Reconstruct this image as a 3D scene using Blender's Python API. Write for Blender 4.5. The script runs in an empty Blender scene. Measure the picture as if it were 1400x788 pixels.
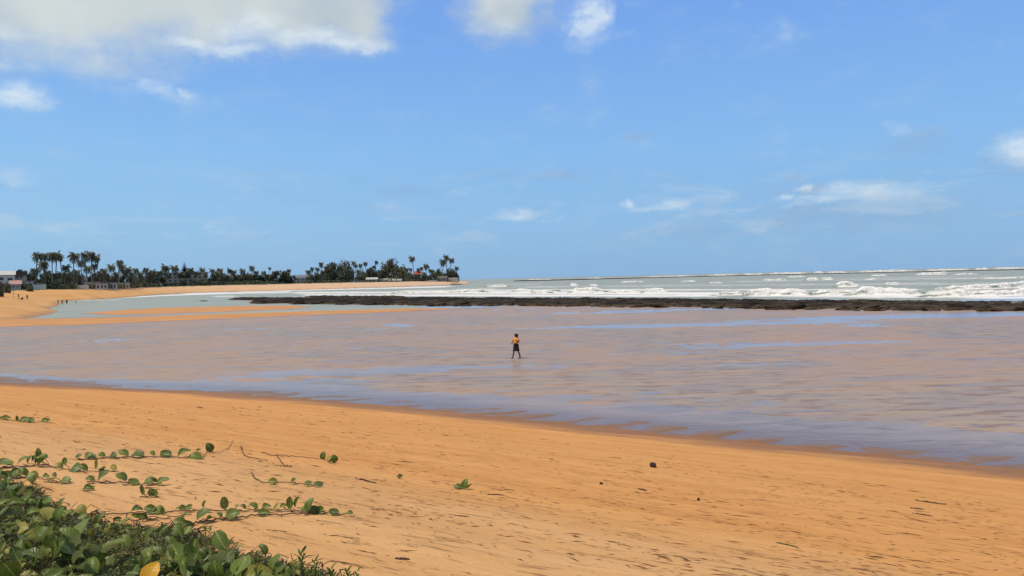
import bpy, bmesh, math, random
import numpy as np
from mathutils import Vector, Matrix

random.seed(7)
R = math.radians
scene = bpy.context.scene
C = scene.collection

# ------------------------------------------------------------------ camera, sky, sun, exposure
CAM_Z = 5.1
FPX = 1011.0                       # focal length in pixels of a 1400 px wide picture
PITCH, ROLL = R(0.748), R(-1.335)
cam_data = bpy.data.cameras.new("camera")
cam_data.sensor_width = 36.0
cam_data.lens = 36.0 * FPX / 1400.0
cam_data.clip_start = 0.05
cam_data.clip_end = 60000
cam = bpy.data.objects.new("camera", cam_data)
C.objects.link(cam)
CAM_M = Matrix.Rotation(math.pi / 2 - PITCH, 4, 'X') @ Matrix.Rotation(ROLL, 4, 'Z')
cam.matrix_world = Matrix.Translation((0, 0, CAM_Z)) @ CAM_M
scene.camera = cam

SUN_EL, SUN_AZ = R(62), R(-115)    # azimuth measured from +Y (view direction) towards +X
SUN_STRENGTH, SKY_STRENGTH = 3.5, 0.10
sun_dir = Vector((math.sin(SUN_AZ) * math.cos(SUN_EL), math.cos(SUN_AZ) * math.cos(SUN_EL), math.sin(SUN_EL)))
sl = bpy.data.lights.new("sun", 'SUN')
sl.energy = SUN_STRENGTH
sl.angle = R(2.0)
sl.color = (1.0, 0.90, 0.76)
so = bpy.data.objects.new("sun", sl)
so.rotation_euler = sun_dir.to_track_quat('Z', 'Y').to_euler()
C.objects.link(so)

world = bpy.data.worlds.new("World")
scene.world = world
world.use_nodes = True
scene.view_settings.view_transform = 'Standard'
scene.view_settings.look = 'None'
scene.view_settings.exposure = 0.0
scene.view_settings.gamma = 1.0


def HOR(px):                       # picture row of the horizon at column px
    return 382.2 - (px - 640) * 0.0233


class NT:                          # short node-tree writer
    def __init__(self, tree):
        self.t = tree
        for n in list(tree.nodes):
            tree.nodes.remove(n)

    def n(self, kind, ins=None, **props):
        nd = self.t.nodes.new(kind)
        for k, v in props.items():
            setattr(nd, k, v)
        for k, v in (ins or {}).items():
            s = nd.inputs[k]
            if isinstance(v, bpy.types.NodeSocket):
                self.t.links.new(v, s)
            elif isinstance(v, bpy.types.Node):
                self.t.links.new(v.outputs[0], s)
            else:
                s.default_value = v
        return nd

    def math(self, op, a, b=0.0, c=0.0, clamp=False):
        ins = {0: a}
        if op not in ('SINE', 'COSINE', 'ARCSINE', 'ABSOLUTE', 'SQRT'):
            ins[1] = b
        if op in ('MULTIPLY_ADD', 'SMOOTH_MAX'):
            ins[2] = c
        return self.n('ShaderNodeMath', ins, operation=op, use_clamp=clamp).outputs[0]

    def ramp(self, x, lo, hi, a=0.0, b=1.0, smooth=True):
        return self.n('ShaderNodeMapRange', {0: x, 1: lo, 2: hi, 3: a, 4: b},
                      interpolation_type='SMOOTHSTEP' if smooth else 'LINEAR').outputs[0]

    def mix(self, f, a, b, blend='MIX'):
        nd = self.n('ShaderNodeMix', {0: f}, data_type='RGBA', blend_type=blend)
        for i, v in ((6, a), (7, b)):
            if isinstance(v, bpy.types.NodeSocket):
                self.t.links.new(v, nd.inputs[i])
            else:
                nd.inputs[i].default_value = (*v[:3], 1)
        return nd.outputs[2]

    def noise(self, vec, scale, detail=4, rough=0.55, dist=0.0):
        nd = self.n('ShaderNodeTexNoise', {'Vector': vec, 'Scale': scale, 'Detail': detail, 'Roughness': rough, 'Distortion': dist})
        return nd.outputs[0]


# sky: Nishita light with broken cloud laid out by direction (azimuth, elevation)
W = NT(world.node_tree)
tc = W.n('ShaderNodeTexCoord').outputs['Generated']
nis = W.n('ShaderNodeTexSky', sky_type='NISHITA', sun_disc=False, sun_elevation=SUN_EL,
          sun_rotation=SUN_AZ, air_density=1.0, dust_density=0.6, ozone_density=1.2, altitude=0.0)
sep = W.n('ShaderNodeSeparateXYZ', {0: tc})
az = W.math('ARCTAN2', sep.outputs[0], sep.outputs[1])
el = W.math('ARCSINE', sep.outputs[2])
ae = W.n('ShaderNodeCombineXYZ', {0: az, 1: W.math('MULTIPLY', el, 1.0), 2: 0.0}).outputs[0]
warp = W.n('ShaderNodeTexNoise', {'Vector': tc, 'Scale': 12.0, 'Detail': 8.0, 'Roughness': 0.6}).outputs[1]
wsub = W.n('ShaderNodeVectorMath', {0: warp, 1: (0.5, 0.5, 0.5)}, operation='SUBTRACT').outputs[0]
wmul = W.n('ShaderNodeVectorMath', {0: wsub, 1: (0.12, 0.05, 0.0)}, operation='MULTIPLY').outputs[0]
aew = W.n('ShaderNodeVectorMath', {0: ae, 1: wmul}, operation='ADD').outputs[0]
detail = W.noise(W.n('ShaderNodeVectorMath', {0: tc, 1: (1, 1, 1.8)}, operation='MULTIPLY').outputs[0], 16.0, 8, 0.62)
fine = W.noise(W.n('ShaderNodeVectorMath', {0: tc, 1: (1, 1, 2.5)}, operation='MULTIPLY').outputs[0], 45.0, 6, 0.6)


def blob(px, py, rx, ry):
    a = math.atan((px - 700) / FPX)
    e = math.atan((HOR(px) - py) / FPX * math.cos(a))
    s = W.n('ShaderNodeVectorMath', {0: aew, 1: (a, e, 0)}, operation='SUBTRACT').outputs[0]
    m = W.n('ShaderNodeVectorMath', {0: s, 1: (FPX / rx, FPX / ry, 0)}, operation='MULTIPLY').outputs[0]
    l = W.n('ShaderNodeVectorMath', {0: m}, operation='LENGTH').outputs['Value']
    return W.math('SUBTRACT', 1.35, l, clamp=True)


def blobs(lst, soft):
    acc = None
    for px, py, rx, ry, k in lst:
        b = W.math('MULTIPLY', blob(px, py, rx, ry), k)
        acc = b if acc is None else W.math('MAXIMUM', acc, b)
    return acc


thick = blobs([(90, -20, 170, 85, 1.0), (400, -12, 135, 72, 1.0), (250, -25, 140, 72, 1), (700, 0, 74, 52, .8), (480, 15, 60, 42, .9)], 0)
white = blobs([(330, 66, 60, 9, .75), (150, 60, 60, 12, .4), (500, 60, 30, 12, .6), (690, 40, 50, 16, .4), (1140, 275, 60, 6, .5), (1200, 290, 50, 5, .3), (890, 284, 50, 5, .4), (1010, 285, 26, 5, .4), (985, 270, 14, 5, .35), (1240, 255, 30, 8, .4), (1340, 215, 22, 12, .4), (1090, 285, 30, 5, .35), (760, 300, 22, 5, .35), (230, 128, 60, 12, .35), (860, 46, 30, 10, .3), (26, 127, 40, 15, .85), (-10, 133, 30, 14, .7), (210, 121, 28, 13, .55), (252, 126, 16, 9, .6), (270, 57, 26, 6, .7), (0, 44, 50, 9, .5),
               (10, 84, 30, 7, .4), (805, 24, 27, 26, .95), (815, 50, 40, 20, .35), (440, 55, 85, 14, .8), (350, 38, 50, 22, .75), (1392, 205, 40, 27, .8),
               (1180, 262, 48, 13, .62), (1112, 261, 20, 6, .7), (1070, 273, 16, 5, .6), (925, 279, 24, 9, .55), (853, 278, 12, 7, .75),
               (718, 291, 36, 9, .6), (1075, 45, 30, 24, .24), (1150, 50, 12, 12, .25), (1030, 5, 20, 10, .3), (1218, 176, 20, 12, .35), (66, 315, 12, 6, .3),
               (275, 310, 14, 6, .25), (1035, 310, 40, 14, .3), (25, 250, 34, 13, .3), (620, 265, 30, 9, .18)], 0)
grey = blobs([(1150, 300, 200, 26, .45), (950, 320, 160, 16, .35), (560, 262, 60, 12, .35), (760, 240, 70, 12, .35), (880, 187, 26, 8, .4), (1122, 262, 34, 10, .6), (1088, 243, 20, 7, .4), (680, 238, 60, 14, .32), (490, 248, 30, 9, .28), (350, 244, 34, 9, .3),
              (1250, 200, 70, 26, .32), (1380, 230, 90, 26, .4), (1240, 290, 220, 34, .32), (1010, 300, 160, 22, .28), (475, 285, 30, 16, .2),
              (880, 218, 12, 5, .25), (610, 287, 26, 6, .25), (90, 252, 22, 10, .2), (1080, 262, 160, 12, .3)], 0)
tk = W.ramp(W.math('MULTIPLY_ADD', W.math('SUBTRACT', detail, 0.5), 0.80, thick), -0.03, 0.88)
wh = W.ramp(W.math('MULTIPLY_ADD', W.math('SUBTRACT', detail, 0.5), 0.95, white), 0.05, 1.20)
wh = W.math('MULTIPLY', wh, W.ramp(fine, 0.25, 0.6, 0.55, 1.0))
gy = W.ramp(W.math('MULTIPLY_ADD', W.math('SUBTRACT', detail, 0.5), 0.7, grey), 0.08, 0.8)
# unseen cloud added overhead, above this view, to whiten the blue skylight
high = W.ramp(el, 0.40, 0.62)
fill_cloud = W.math('MULTIPLY', W.ramp(W.noise(tc, 2.6, 7, 0.6), 0.40, 0.56), high)
# the colour of the clear sky: Nishita with humid air whitening kept blue down to the horizon
SKYK = 1.0 / SKY_STRENGTH
g = W.n('ShaderNodeValToRGB', {0: W.ramp(el, 0.0, 0.5, 0, 1, False)})
stops = [(0.0, (0.252, 0.450, 0.712)), (0.14, (0.268, 0.500, 0.790)), (0.34, (0.245, 0.495, 0.860)), (0.66, (0.190, 0.398, 0.850)), (0.8, (0.175, 0.37, 0.82)), (1.0, (0.15, 0.32, 0.72))]
er = g.color_ramp
while len(er.elements) < len(stops):
    er.elements.new(0.5)
for e_, (p_, c_) in zip(er.elements, stops):
    e_.position = p_
    e_.color = (*c_, 1)
air = W.n('ShaderNodeVectorMath', {0: g.outputs[0], 1: (SKYK, SKYK, SKYK)}, operation='MULTIPLY').outputs[0]
lft = W.math('MULTIPLY', W.ramp(az, 0.25, -0.75), W.ramp(el, .36, .05))
air = W.n('ShaderNodeVectorMath', {0: air, 1: W.mix(lft, (1, 1, 1), (1.16, 1.11, 1.03))}, operation='MULTIPLY').outputs[0]
clear = W.mix(0.95, nis.outputs[0], air)


def sk(c):
    return tuple(v * SKYK for v in c)


tint = W.ramp(W.noise(tc, 7.0, 4, 0.5), 0.3, 0.7)
dense = W.mix(tint, sk((0.50, 0.58, 0.62)), sk((0.68, 0.73, 0.70)))
col = W.mix(W.math('MULTIPLY', gy, 0.8), clear, sk((0.27, 0.41, 0.62)))
col = W.mix(W.math('MULTIPLY', tk, 0.92), col, dense)
col = W.mix(W.math('MULTIPLY', wh, 0.85), col, sk((0.76, 0.85, 0.90)))
col = W.mix(W.math('MULTIPLY', fill_cloud, 0.9), col, sk((0.70, 0.68, 0.64)))
lowv = W.n('ShaderNodeVectorMath', {0: tc, 1: (1, 1, 4.5)}, operation='MULTIPLY').outputs[0]
lown = W.ramp(W.noise(lowv, 7.0, 8, 0.62, .6), 0.50, 0.66)
lowb = W.math('MULTIPLY', W.math('MULTIPLY', W.ramp(el, 0.03, 0.07), W.ramp(el, 0.17, 0.09)), lown)
col = W.mix(W.math('MULTIPLY', lowb, 0.30), col, sk((0.56, 0.66, 0.74)))
midb = W.math('MULTIPLY', W.ramp(W.noise(lowv, 11.0, 8, 0.65, .8), 0.55, 0.70), W.ramp(el, 0.22, 0.10))
col = W.mix(W.math('MULTIPLY', midb, 0.22), col, sk((0.30, 0.44, 0.64)))
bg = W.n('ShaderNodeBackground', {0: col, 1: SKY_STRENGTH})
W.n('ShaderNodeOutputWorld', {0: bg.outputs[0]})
world.cycles.sampling_method = 'MANUAL'
world.cycles.sample_map_resolution = 512
scene.cycles.max_bounces = 6
scene.cycles.diffuse_bounces = 2
scene.cycles.glossy_bounces = 3
scene.cycles.transparent_max_bounces = 12


# ------------------------------------------------------------------ helpers
def ray(px, py):
    return (CAM_M.to_3x3() @ Vector(((px - 700) / FPX, -(py - 394) / FPX, -1.0)))


def at_depth(px, py, Y):           # point seen at (px,py) at forward distance Y
    d = ray(px, py)
    return Vector((0, 0, CAM_Z)) + d * (Y / d.y)


def on_z(px, py, z=0.0):
    d = ray(px, py)
    return Vector((0, 0, CAM_Z)) + d * ((z - CAM_Z) / d.z)


def smooth(x, a, b):
    t = np.clip((x - a) / (b - a), 0, 1)
    return t * t * (3 - 2 * t)


def _hash(ix, iy, seed):
    h = (ix.astype(np.int64) * 374761393 + iy.astype(np.int64) * 668265263 + seed * 974634777) & 0xffffffff
    h = ((h ^ (h >> 13)) * 1274126177) & 0xffffffff
    return ((h ^ (h >> 16)) & 0xffff) / 65535.0


def vnoise(x, y, seed=0):
    xi, yi = np.floor(x), np.floor(y)
    fx, fy = x - xi, y - yi
    fx = fx * fx * (3 - 2 * fx)
    fy = fy * fy * (3 - 2 * fy)
    a, b = _hash(xi, yi, seed), _hash(xi + 1, yi, seed)
    c, d = _hash(xi, yi + 1, seed), _hash(xi + 1, yi + 1, seed)
    return (a + (b - a) * fx) * (1 - fy) + (c + (d - c) * fx) * fy


def fbm(x, y, seed=0, octv=4, rough=0.5):
    x = np.asarray(x, float)
    y = np.asarray(y, float)
    s, amp, tot = 0, 1.0, 0.0
    for o in range(octv):
        ca, sa = math.cos(o * 1.1 + .4), math.sin(o * 1.1 + .4)
        s = s + amp * vnoise((x * ca - y * sa) * 2 ** o, (x * sa + y * ca) * 2 ** o, seed + o * 17)
        tot += amp
        amp *= rough
    return s / tot


def poly_sd(X, Y, P):              # signed distance to a closed polygon, positive inside
    n = len(P)
    best = np.full(X.shape, 1e18)
    inside = np.zeros(X.shape, bool)
    for i in range(n):
        ax, ay = P[i]
        bx, by = P[(i + 1) % n]
        ex, ey = bx - ax, by - ay
        L = ex * ex + ey * ey + 1e-12
        t = np.clip(((X - ax) * ex + (Y - ay) * ey) / L, 0, 1)
        d = (X - ax - ex * t) ** 2 + (Y - ay - ey * t) ** 2
        best = np.minimum(best, d)
        c = ((ay > Y) != (by > Y))
        if ey != 0:
            inside ^= c & (X < (Y - ay) / ey * ex + ax)
    d = np.sqrt(best)
    return np.where(inside, d, -d)


def spline(P, k=4):
    out = []
    for i in range(len(P) - 1):
        p0 = P[max(i - 1, 0)]; p1 = P[i]; p2 = P[i + 1]; p3 = P[min(i + 2, len(P) - 1)]
        for j in range(k):
            t = j / k
            out.append(tuple(0.5 * ((2 * p1[q]) + (-p0[q] + p2[q]) * t + (2 * p0[q] - 5 * p1[q] + 4 * p2[q] - p3[q]) * t * t +
                                    (-p0[q] + 3 * p1[q] - 3 * p2[q] + p3[q]) * t ** 3) for q in range(2)))
    out.append(tuple(P[-1]))
    return out


# ------------------------------------------------------------------ the lie of the land
def zpt(px, py):
    p = on_z(px, py, 0)
    return (p.x, p.y)


near_coast = [(45, -8), (26, 8.5)] + [zpt(*q) for q in [(1400, 642), (1250, 626), (1100, 611), (900, 591), (700, 572), (500, 552), (250, 534), (0, 523)]] + [(-40, 48), (-66, 66), (-95, 92)]
far_coast = [zpt(*q) for q in [(0, 438.8), (46, 433), (71, 426), (79, 420), (83, 414.5), (92, 411.5), (148, 409), (181, 406.4), (220, 402.6), (300, 399.6), (400, 396.8), (500, 393.9), (600, 390.4)]] + [(-58, 770), (-50, 800)]
COAST = spline(near_coast, 3) + spline(far_coast, 3) + [(-60, 1100), (-700, 1500), (-1800, 900), (-900, -400), (-200, -700), (150, -250)]
BAR2 = [zpt(*q) for q in [(-90, 434), (0, 437), (100, 436.5), (200, 434), (300, 430), (400, 427), (500, 424.5), (600, 422), (645, 421), (645, 422), (560, 426.3), (500, 429), (400, 432.3), (300, 437), (200, 441.3), (100, 445.5), (0, 447.5), (-90, 449)]]
BAR1 = [zpt(*q) for q in [(112, 429), (150, 425.8), (200, 422.6), (300, 419.6), (400, 418.2), (430, 420), (400, 423.4), (300, 427.3), (200, 430.6), (150, 431.6)]]
BAR3 = [zpt(*q) for q in [(78, 417.2), (100, 416.4), (120, 415.6), (108, 417.4), (90, 418.4)]]
# pools left on the flat: centre row/column and half sizes in metres
POOLS = [(zpt(960, 444), 17, 2.2, .036), (zpt(1300, 431), 19, 3.0, .036), (zpt(1130, 436), 12, 1.3, .030), (zpt(250, 452), 20, 1.2, .010), (zpt(560, 505), 6, 1.8, .020),
         (zpt(60, 470), 12, 2, .006), (zpt(300, 427.5), 45, 2, .05), (zpt(480, 420.5), 22, 3.5, .05), (zpt(780, 429), 14, 1.3, .026), (zpt(960, 423), 14, 1.8, .036), (zpt(1130, 470), 8, .8, .022), (zpt(1000, 500), 5, .6, .018)]


def px_of(X, Y):                   # picture column of a ground point, near enough for laying out
    return 700 + X / np.maximum(Y, 1e-3) * FPX


RX = np.array([300, 338, 420, 500, 700, 1020, 1400, 1700, 2400])
RF = np.array([[zpt(x, y)[1] for x, y in [(300, 415.8), (338, 415.4), (420, 416.4), (500, 417), (700, 419), (1020, 421.6), (1400, 425.5), (1700, 429.5), (2400, 436)]]])[0]
RB = np.array([zpt(x, y)[1] for x, y in [(300, 412.5), (338, 412), (420, 407.5), (500, 407.5), (700, 407.5), (1020, 409.5), (1400, 411.5), (1700, 414.5), (2400, 421)]])


def reef_mid(px):
    f, b = np.interp(px, RX, RF), np.interp(px, RX, RB)
    m = f * 0.6 + b * 0.4
    k = np.clip((px - 560) / 80.0, 0, 1)
    return 131.0 * (1 - k) + m * k


def land(X, Y, detail=True):
    """height, plus distance inland of the waterline"""
    X = np.asarray(X, float); Y = np.asarray(Y, float)
    sd = poly_sd(X, Y, COAST)
    u = X * .878 - (Y - 27) * .48
    v = X * -.48 - (Y - 27) * .878
    nearw = 1 - smooth(Y, 62, 105)
    right = smooth(u, -12, 12)
    tooth = (fbm(u * 0.75 + v * 0.6, v * 0.35, 3, 3) - .5) * (0.5 + 1.1 * right)
    saw = (u * 0.62 + 1.3 * fbm(u * .3, v * .1, 8, 2)) % 1.0
    sdn = sd + 0.25 * tooth * nearw * smooth(-np.abs(sd), -4, -0.3) + (fbm(X * .05, Y * .05, 5, 3) - .5) * 6 * (1 - nearw) * smooth(-np.abs(sd), -40, -5)
    s = np.maximum(sdn, 0)
    s0 = s - 1.3 * (1 - np.exp(-s / 1.4))
    zn = np.where(s < 18, 3.3 * (np.minimum(s0, 16.7) / 16.7) ** 1.06, 3.3 + 0.25 * (1 - np.exp(-(s - 18) / 1.5)))
    zn = zn + 0.05 * (fbm(u * .25, v * .5, 11, 3) - .5) * smooth(s, 1, 6)
    wash = fbm(u * 0.22, v * 1.4, 21, 4) - .5
    zn = zn + wash * 0.022 * smooth(s, .5, 3)
    zn = zn + 0.030 * (fbm(u * 1.6, v * 5.0, 23, 4, .6) - .5) * smooth(s, .3, 2)
    zmx = np.interp(Y, [380, 650, 800], [5.7, 5.3, 3.9])
    zf = zmx * np.tanh(s * .235 / zmx) + (fbm(X * .03, Y * .03, 31, 3) - .5) * 0.5 * smooth(s, 4, 30)
    zl = zn * nearw + zf * (1 - nearw)
    rill = fbm(u * 0.42 + v * 0.9, v * 1.1 - u * .30, 71, 5, .6) - .5
    rill2 = np.abs(((u * 0.55 + v * .9 + 2.0 * fbm(u * .25, v * .15, 8, 2)) % 1.0) - .5) - .25
    zn = zn + (rill * (0.05 + .10 * right)) * (1 - smooth(s, .5, 3.0)) - .002
    pth = (u * 0.55 + v * 0.45 + 1.4 * fbm(u * .22 + 9, v * .3, 13, 3)) % 1.0
    saw2 = (pth * (1 - smooth(pth, .74, 1.0)) - .36) * fbm(u * .5, v * .1, 14, 2) * 2.2
    zn = zn + saw2 * (.018 + .055 * right) * (1 - smooth(s, .3, 2.0))
    # the wet flat
    f1 = fbm(X * .10 + .02 * Y, Y * .16, 41, 5, .6) - .5
    f2 = fbm(X * .40, Y * 1.3, 43, 4, .7) - .5
    zz = 0.0105 + 0.030 * f1 + 0.034 * f2 + 0.012 * smooth(-X, 10, 60)
    lin = smooth(-sdn, .3, 2.0) * (1 - smooth(-sdn, 2.0, 3.2 + 2.6 * (u + 32) / 47.0)) * nearw
    zz = zz - 0.032 * lin * (.5 + .5 * right) - .007 * (1 - smooth(-sdn, 2, 12)) * nearw + (rill * (.05 + .10 * right) + saw2 * (.018 + .055 * right)) * (1 - smooth(-sdn, .4, 2.2)) * nearw
    for (c, a, b, dp) in POOLS:
        dd = ((X - c[0]) / a) ** 2 + ((Y - c[1]) / b) ** 2
        zz = zz - dp * np.exp(-dd)
    zz = np.where((Y > 100), np.minimum(zz, 0.02), zz)
    zz = zz - 0.25 * smooth(Y, 128, 140) * (1 - smooth(px_of(X, Y), 480, 700))
    for P, h in ((BAR2, .30), (BAR1, .26), (BAR3, .15)):
        b = poly_sd(X, Y, P) + (fbm(X * .08, Y * .2, 51, 3) - .5) * 2.5
        zz = np.where(b > -3, np.maximum(zz, np.minimum(b * 0.07, h * (1 + .3 * f1))), zz)
    mid = reef_mid(px_of(X, Y))
    deep = np.where((Y > mid) & (Y > 60), np.minimum((Y - mid) * 0.05, 1.5), 0)
    zz = zz - np.where((poly_sd(X, Y, BAR1) > -4) | (poly_sd(X, Y, BAR2) > -1.5), 0, deep)
    edge = np.minimum(-sdn * 0.03, 1.2) * (1 - nearw)
    zz = np.where((1 - nearw) > 0, np.minimum(zz + 0.02, np.maximum(zz, -edge * 1.0)) if False else zz - 0 * edge, zz)
    zz = np.where((deep > 0) & (-sdn < 40), np.maximum(zz, -edge), zz)
    z = np.where(sdn > 0, zl, zz)
    near_edge = (sdn > 0) & (sdn < 0.6)
    return z, sdn


def zg(x, y):
    return float(land(np.array([x]), np.array([y]))[0][0])


def ground_at(px, py):             # where the sight line through (px,py) meets the land
    d = ray(px, py)
    t = np.geomspace(1.5, 900, 1500)
    X, Y, Z = d.x * t, d.y * t, CAM_Z + d.z * t
    h = land(X, Y)[0]
    below = np.nonzero(Z < h)[0]
    if len(below) == 0:
        return on_z(px, py)
    i = max(below[0], 1)
    a = (Z[i - 1] - h[i - 1]) / max((Z[i - 1] - h[i - 1]) + (h[i] - Z[i]), 1e-6)
    tt = t[i - 1] + (t[i] - t[i - 1]) * a
    return Vector((d.x * tt, d.y * tt, CAM_Z + d.z * tt))


# ------------------------------------------------------------------ materials
def mat(name):
    m = bpy.data.materials.new(name)
    m.use_nodes = True
    return m, NT(m.node_tree)


def finish(N, shader, disp=None):
    N.n('ShaderNodeOutputMaterial', {0: shader})


def simple(name, colr, rough=0.7, var=0.25, scale=3.0, bump=0.0, spec=0.3):
    m, N = mat(name)
    p = N.n('ShaderNodeTexCoord').outputs['Object']
    f = N.noise(p, scale, 5, 0.6)
    c = N.mix(N.ramp(f, 0.3, 0.7), tuple(v * (1 - var) for v in colr), tuple(min(1, v * (1 + var)) for v in colr))
    b = N.n('ShaderNodeBsdfPrincipled', {'Base Color': c, 'Roughness': rough, 'Specular IOR Level': spec})
    if bump:
        bp = N.n('ShaderNodeBump', {'Strength': 0.6, 'Distance': bump, 'Height': f})
        N.t.links.new(bp.outputs[0], b.inputs['Normal'])
    finish(N, b.outputs[0])
    return m


def sand_material(name, wetflat=False):
    m, N = mat(name)
    g = N.n('ShaderNodeNewGeometry').outputs['Position']
    inl = N.n('ShaderNodeAttribute', attribute_name='inland').outputs['Fac']
    hgt = N.n('ShaderNodeAttribute', attribute_name='level').outputs['Fac']
    # coordinates along / across the shore
    rot = N.n('ShaderNodeVectorRotate', {'Vector': g, 'Angle': R(28.7)}, rotation_type='Z_AXIS').outputs[0]
    st = N.n('ShaderNodeVectorMath', {0: rot, 1: (0.35, 2.4, 1.0)}, operation='MULTIPLY').outputs[0]
    st2 = N.n('ShaderNodeVectorMath', {0: rot, 1: (1.0, 3.2, 1.0)}, operation='MULTIPLY').outputs[0]
    n1 = N.noise(st, 0.8, 6, 0.6)
    n2 = N.noise(st2, 5.0, 5, 0.65)
    n3 = N.noise(g, 60.0, 3, 0.7)
    n4 = N.noise(g, 0.35, 4, 0.5)
    n5 = N.noise(g, 420.0, 2, 0.6)
    orange = N.mix(N.ramp(n1, 0.3, 0.7), (0.540, 0.243, 0.068), (0.625, 0.303, 0.095))
    pale = N.mix(N.ramp(n1, 0.3, 0.7), (0.535, 0.285, 0.106), (0.600, 0.335, 0.138))
    dry = N.ramp(N.math('MULTIPLY_ADD', N.math('SUBTRACT', n4, 0.5), 3.0, inl), 16.2, 18.6)
    c = N.mix(dry, orange, pale)
    c = N.mix(N.math('MULTIPLY', N.ramp(n2, 0.56, 0.74), 0.30), c, (0.30, 0.135, 0.055))
    n6 = N.noise(N.n('ShaderNodeVectorMath', {0: rot, 1: (0.9, 5.5, 1.0)}, operation='MULTIPLY').outputs[0], 2.6, 4, 0.6)
    c = N.mix(N.math('MULTIPLY', N.ramp(n6, 0.60, 0.69), 0.42), c, (0.27, 0.115, 0.040))
    c = N.mix(N.math('MULTIPLY', N.ramp(n3, 0.5, 0.8), 0.18), c, (0.70, 0.42, 0.20))
    c = N.mix(N.math('MULTIPLY', N.ramp(n5, 0.58, 0.8), 0.30), c, (0.26, 0.12, 0.06))
    damp = N.ramp(N.math('MULTIPLY_ADD', N.math('SUBTRACT', n1, 0.5), 3.0, inl), 2.6, 0.2)
    c = N.mix(N.math('MULTIPLY', damp, 0.88), c, (0.210, 0.098, 0.042))
    rg = N.ramp(damp, 0, 1, 0.85, 0.55)
    h = N.math('ADD', N.math('MULTIPLY', n2, 0.5), N.math('MULTIPLY', n3, 0.18))
    h = N.math('SUBTRACT', h, N.math('MULTIPLY', N.ramp(n6, 0.56, 0.70), 0.40))
    bp = N.n('ShaderNodeBump', {'Strength': 0.9, 'Distance': 0.045, 'Height': h})
    b = N.n('ShaderNodeBsdfPrincipled', {'Base Color': c, 'Roughness': rg, 'Specular IOR Level': 0.12, 'Normal': bp.outputs[0]})
    finish(N, b.outputs[0])
    return m


M = {}
M['sand'] = sand_material('dry_sand')

m, N = mat('wet_sand')
g = N.n('ShaderNodeNewGeometry').outputs['Position']
lv = N.n('ShaderNodeAttribute', attribute_name='level').outputs['Fac']
st = N.n('ShaderNodeVectorMath', {0: g, 1: (0.16, 0.62, 1)}, operation='MULTIPLY').outputs[0]
a1 = N.noise(st, 1.0, 6, 0.65)
a2 = N.noise(N.n('ShaderNodeVectorMath', {0: g, 1: (0.50, 1.45, 1)}, operation='MULTIPLY').outputs[0], 1.15, 6, 0.66)
a3 = N.noise(g, 0.06, 3, 0.5)
c = N.mix(N.ramp(a1, 0.35, 0.68), (0.262, 0.188, 0.128), (0.340, 0.250, 0.172))
c = N.mix(N.math('MULTIPLY', N.ramp(a2, 0.50, 0.60), 0.70), c, (0.180, 0.098, 0.050))
c = N.mix(N.math('MULTIPLY', N.ramp(N.math('MULTIPLY_ADD', a1, .6, a3), 0.72, 0.90), 0.6), c, (0.37, 0.215, 0.115))
inw = N.ramp(N.math('MULTIPLY_ADD', N.math('SUBTRACT', a1, 0.5), 3.0, N.n('ShaderNodeAttribute', attribute_name='inland').outputs['Fac']), -3.2, -1.0)
c = N.mix(N.math('MULTIPLY', inw, 0.85), c, (0.175, 0.098, 0.055))
rr = N.ramp(a1, 0.3, 0.7, 0.28, 0.50)
hh = N.math('ADD', a2, N.math('MULTIPLY', a1, 0.4))
bp = N.n('ShaderNodeBump', {'Strength': 0.7, 'Distance': 0.022, 'Height': hh})
b = N.n('ShaderNodeBsdfPrincipled', {'Base Color': c, 'Roughness': rr, 'IOR': 1.33, 'Specular IOR Level': N.ramp(inw, 0, 1, .33, .16), 'Normal': bp.outputs[0]})
finish(N, b.outputs[0])
M['wet'] = m

m, N = mat('bar_sand')
g = N.n('ShaderNodeNewGeometry').outputs['Position']
inl = N.n('ShaderNodeAttribute', attribute_name='level').outputs['Fac']
a1 = N.noise(N.n('ShaderNodeVectorMath', {0: g, 1: (0.25, 1.3, 1)}, operation='MULTIPLY').outputs[0], 0.6, 5, 0.6)
c = N.mix(N.ramp(a1, 0.3, 0.7), (0.42, 0.190, 0.055), (0.52, 0.250, 0.078))
wet = N.ramp(N.math('MULTIPLY_ADD', N.math('SUBTRACT', a1, 0.5), .12, inl), 0.13, 0.0)
c = N.mix(N.math('MULTIPLY', wet, 0.85), c, (0.23, 0.125, 0.075))
b = N.n('ShaderNodeBsdfPrincipled', {'Base Color': c, 'Roughness': N.ramp(wet, 0, 1, .8, .3), 'Specular IOR Level': 0.3})
finish(N, b.outputs[0])
M['bar'] = m

m, N = mat('far_sand')
g = N.n('ShaderNodeNewGeometry').outputs['Position']
inl = N.n('ShaderNodeAttribute', attribute_name='inland').outputs['Fac']
a1 = N.noise(g, 0.12, 5, 0.6)
a2 = N.noise(N.n('ShaderNodeVectorMath', {0: g, 1: (0.3, 1, 1)}, operation='MULTIPLY').outputs[0], 0.5, 5, 0.6)
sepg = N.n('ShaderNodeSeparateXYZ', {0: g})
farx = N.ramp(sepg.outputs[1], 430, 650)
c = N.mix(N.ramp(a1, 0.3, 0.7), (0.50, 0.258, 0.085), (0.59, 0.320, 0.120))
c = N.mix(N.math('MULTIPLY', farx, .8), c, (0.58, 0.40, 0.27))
c = N.mix(N.math('MULTIPLY', N.ramp(a2, 0.55, 0.75), 0.35), c, (0.36, 0.18, 0.09))
wet = N.ramp(N.math('MULTIPLY_ADD', N.math('SUBTRACT', a1, 0.5), 3, inl), 3.5, 0.0)
c = N.mix(N.math('MULTIPLY', wet, 0.7), c, (0.29, 0.150, 0.070))
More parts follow.
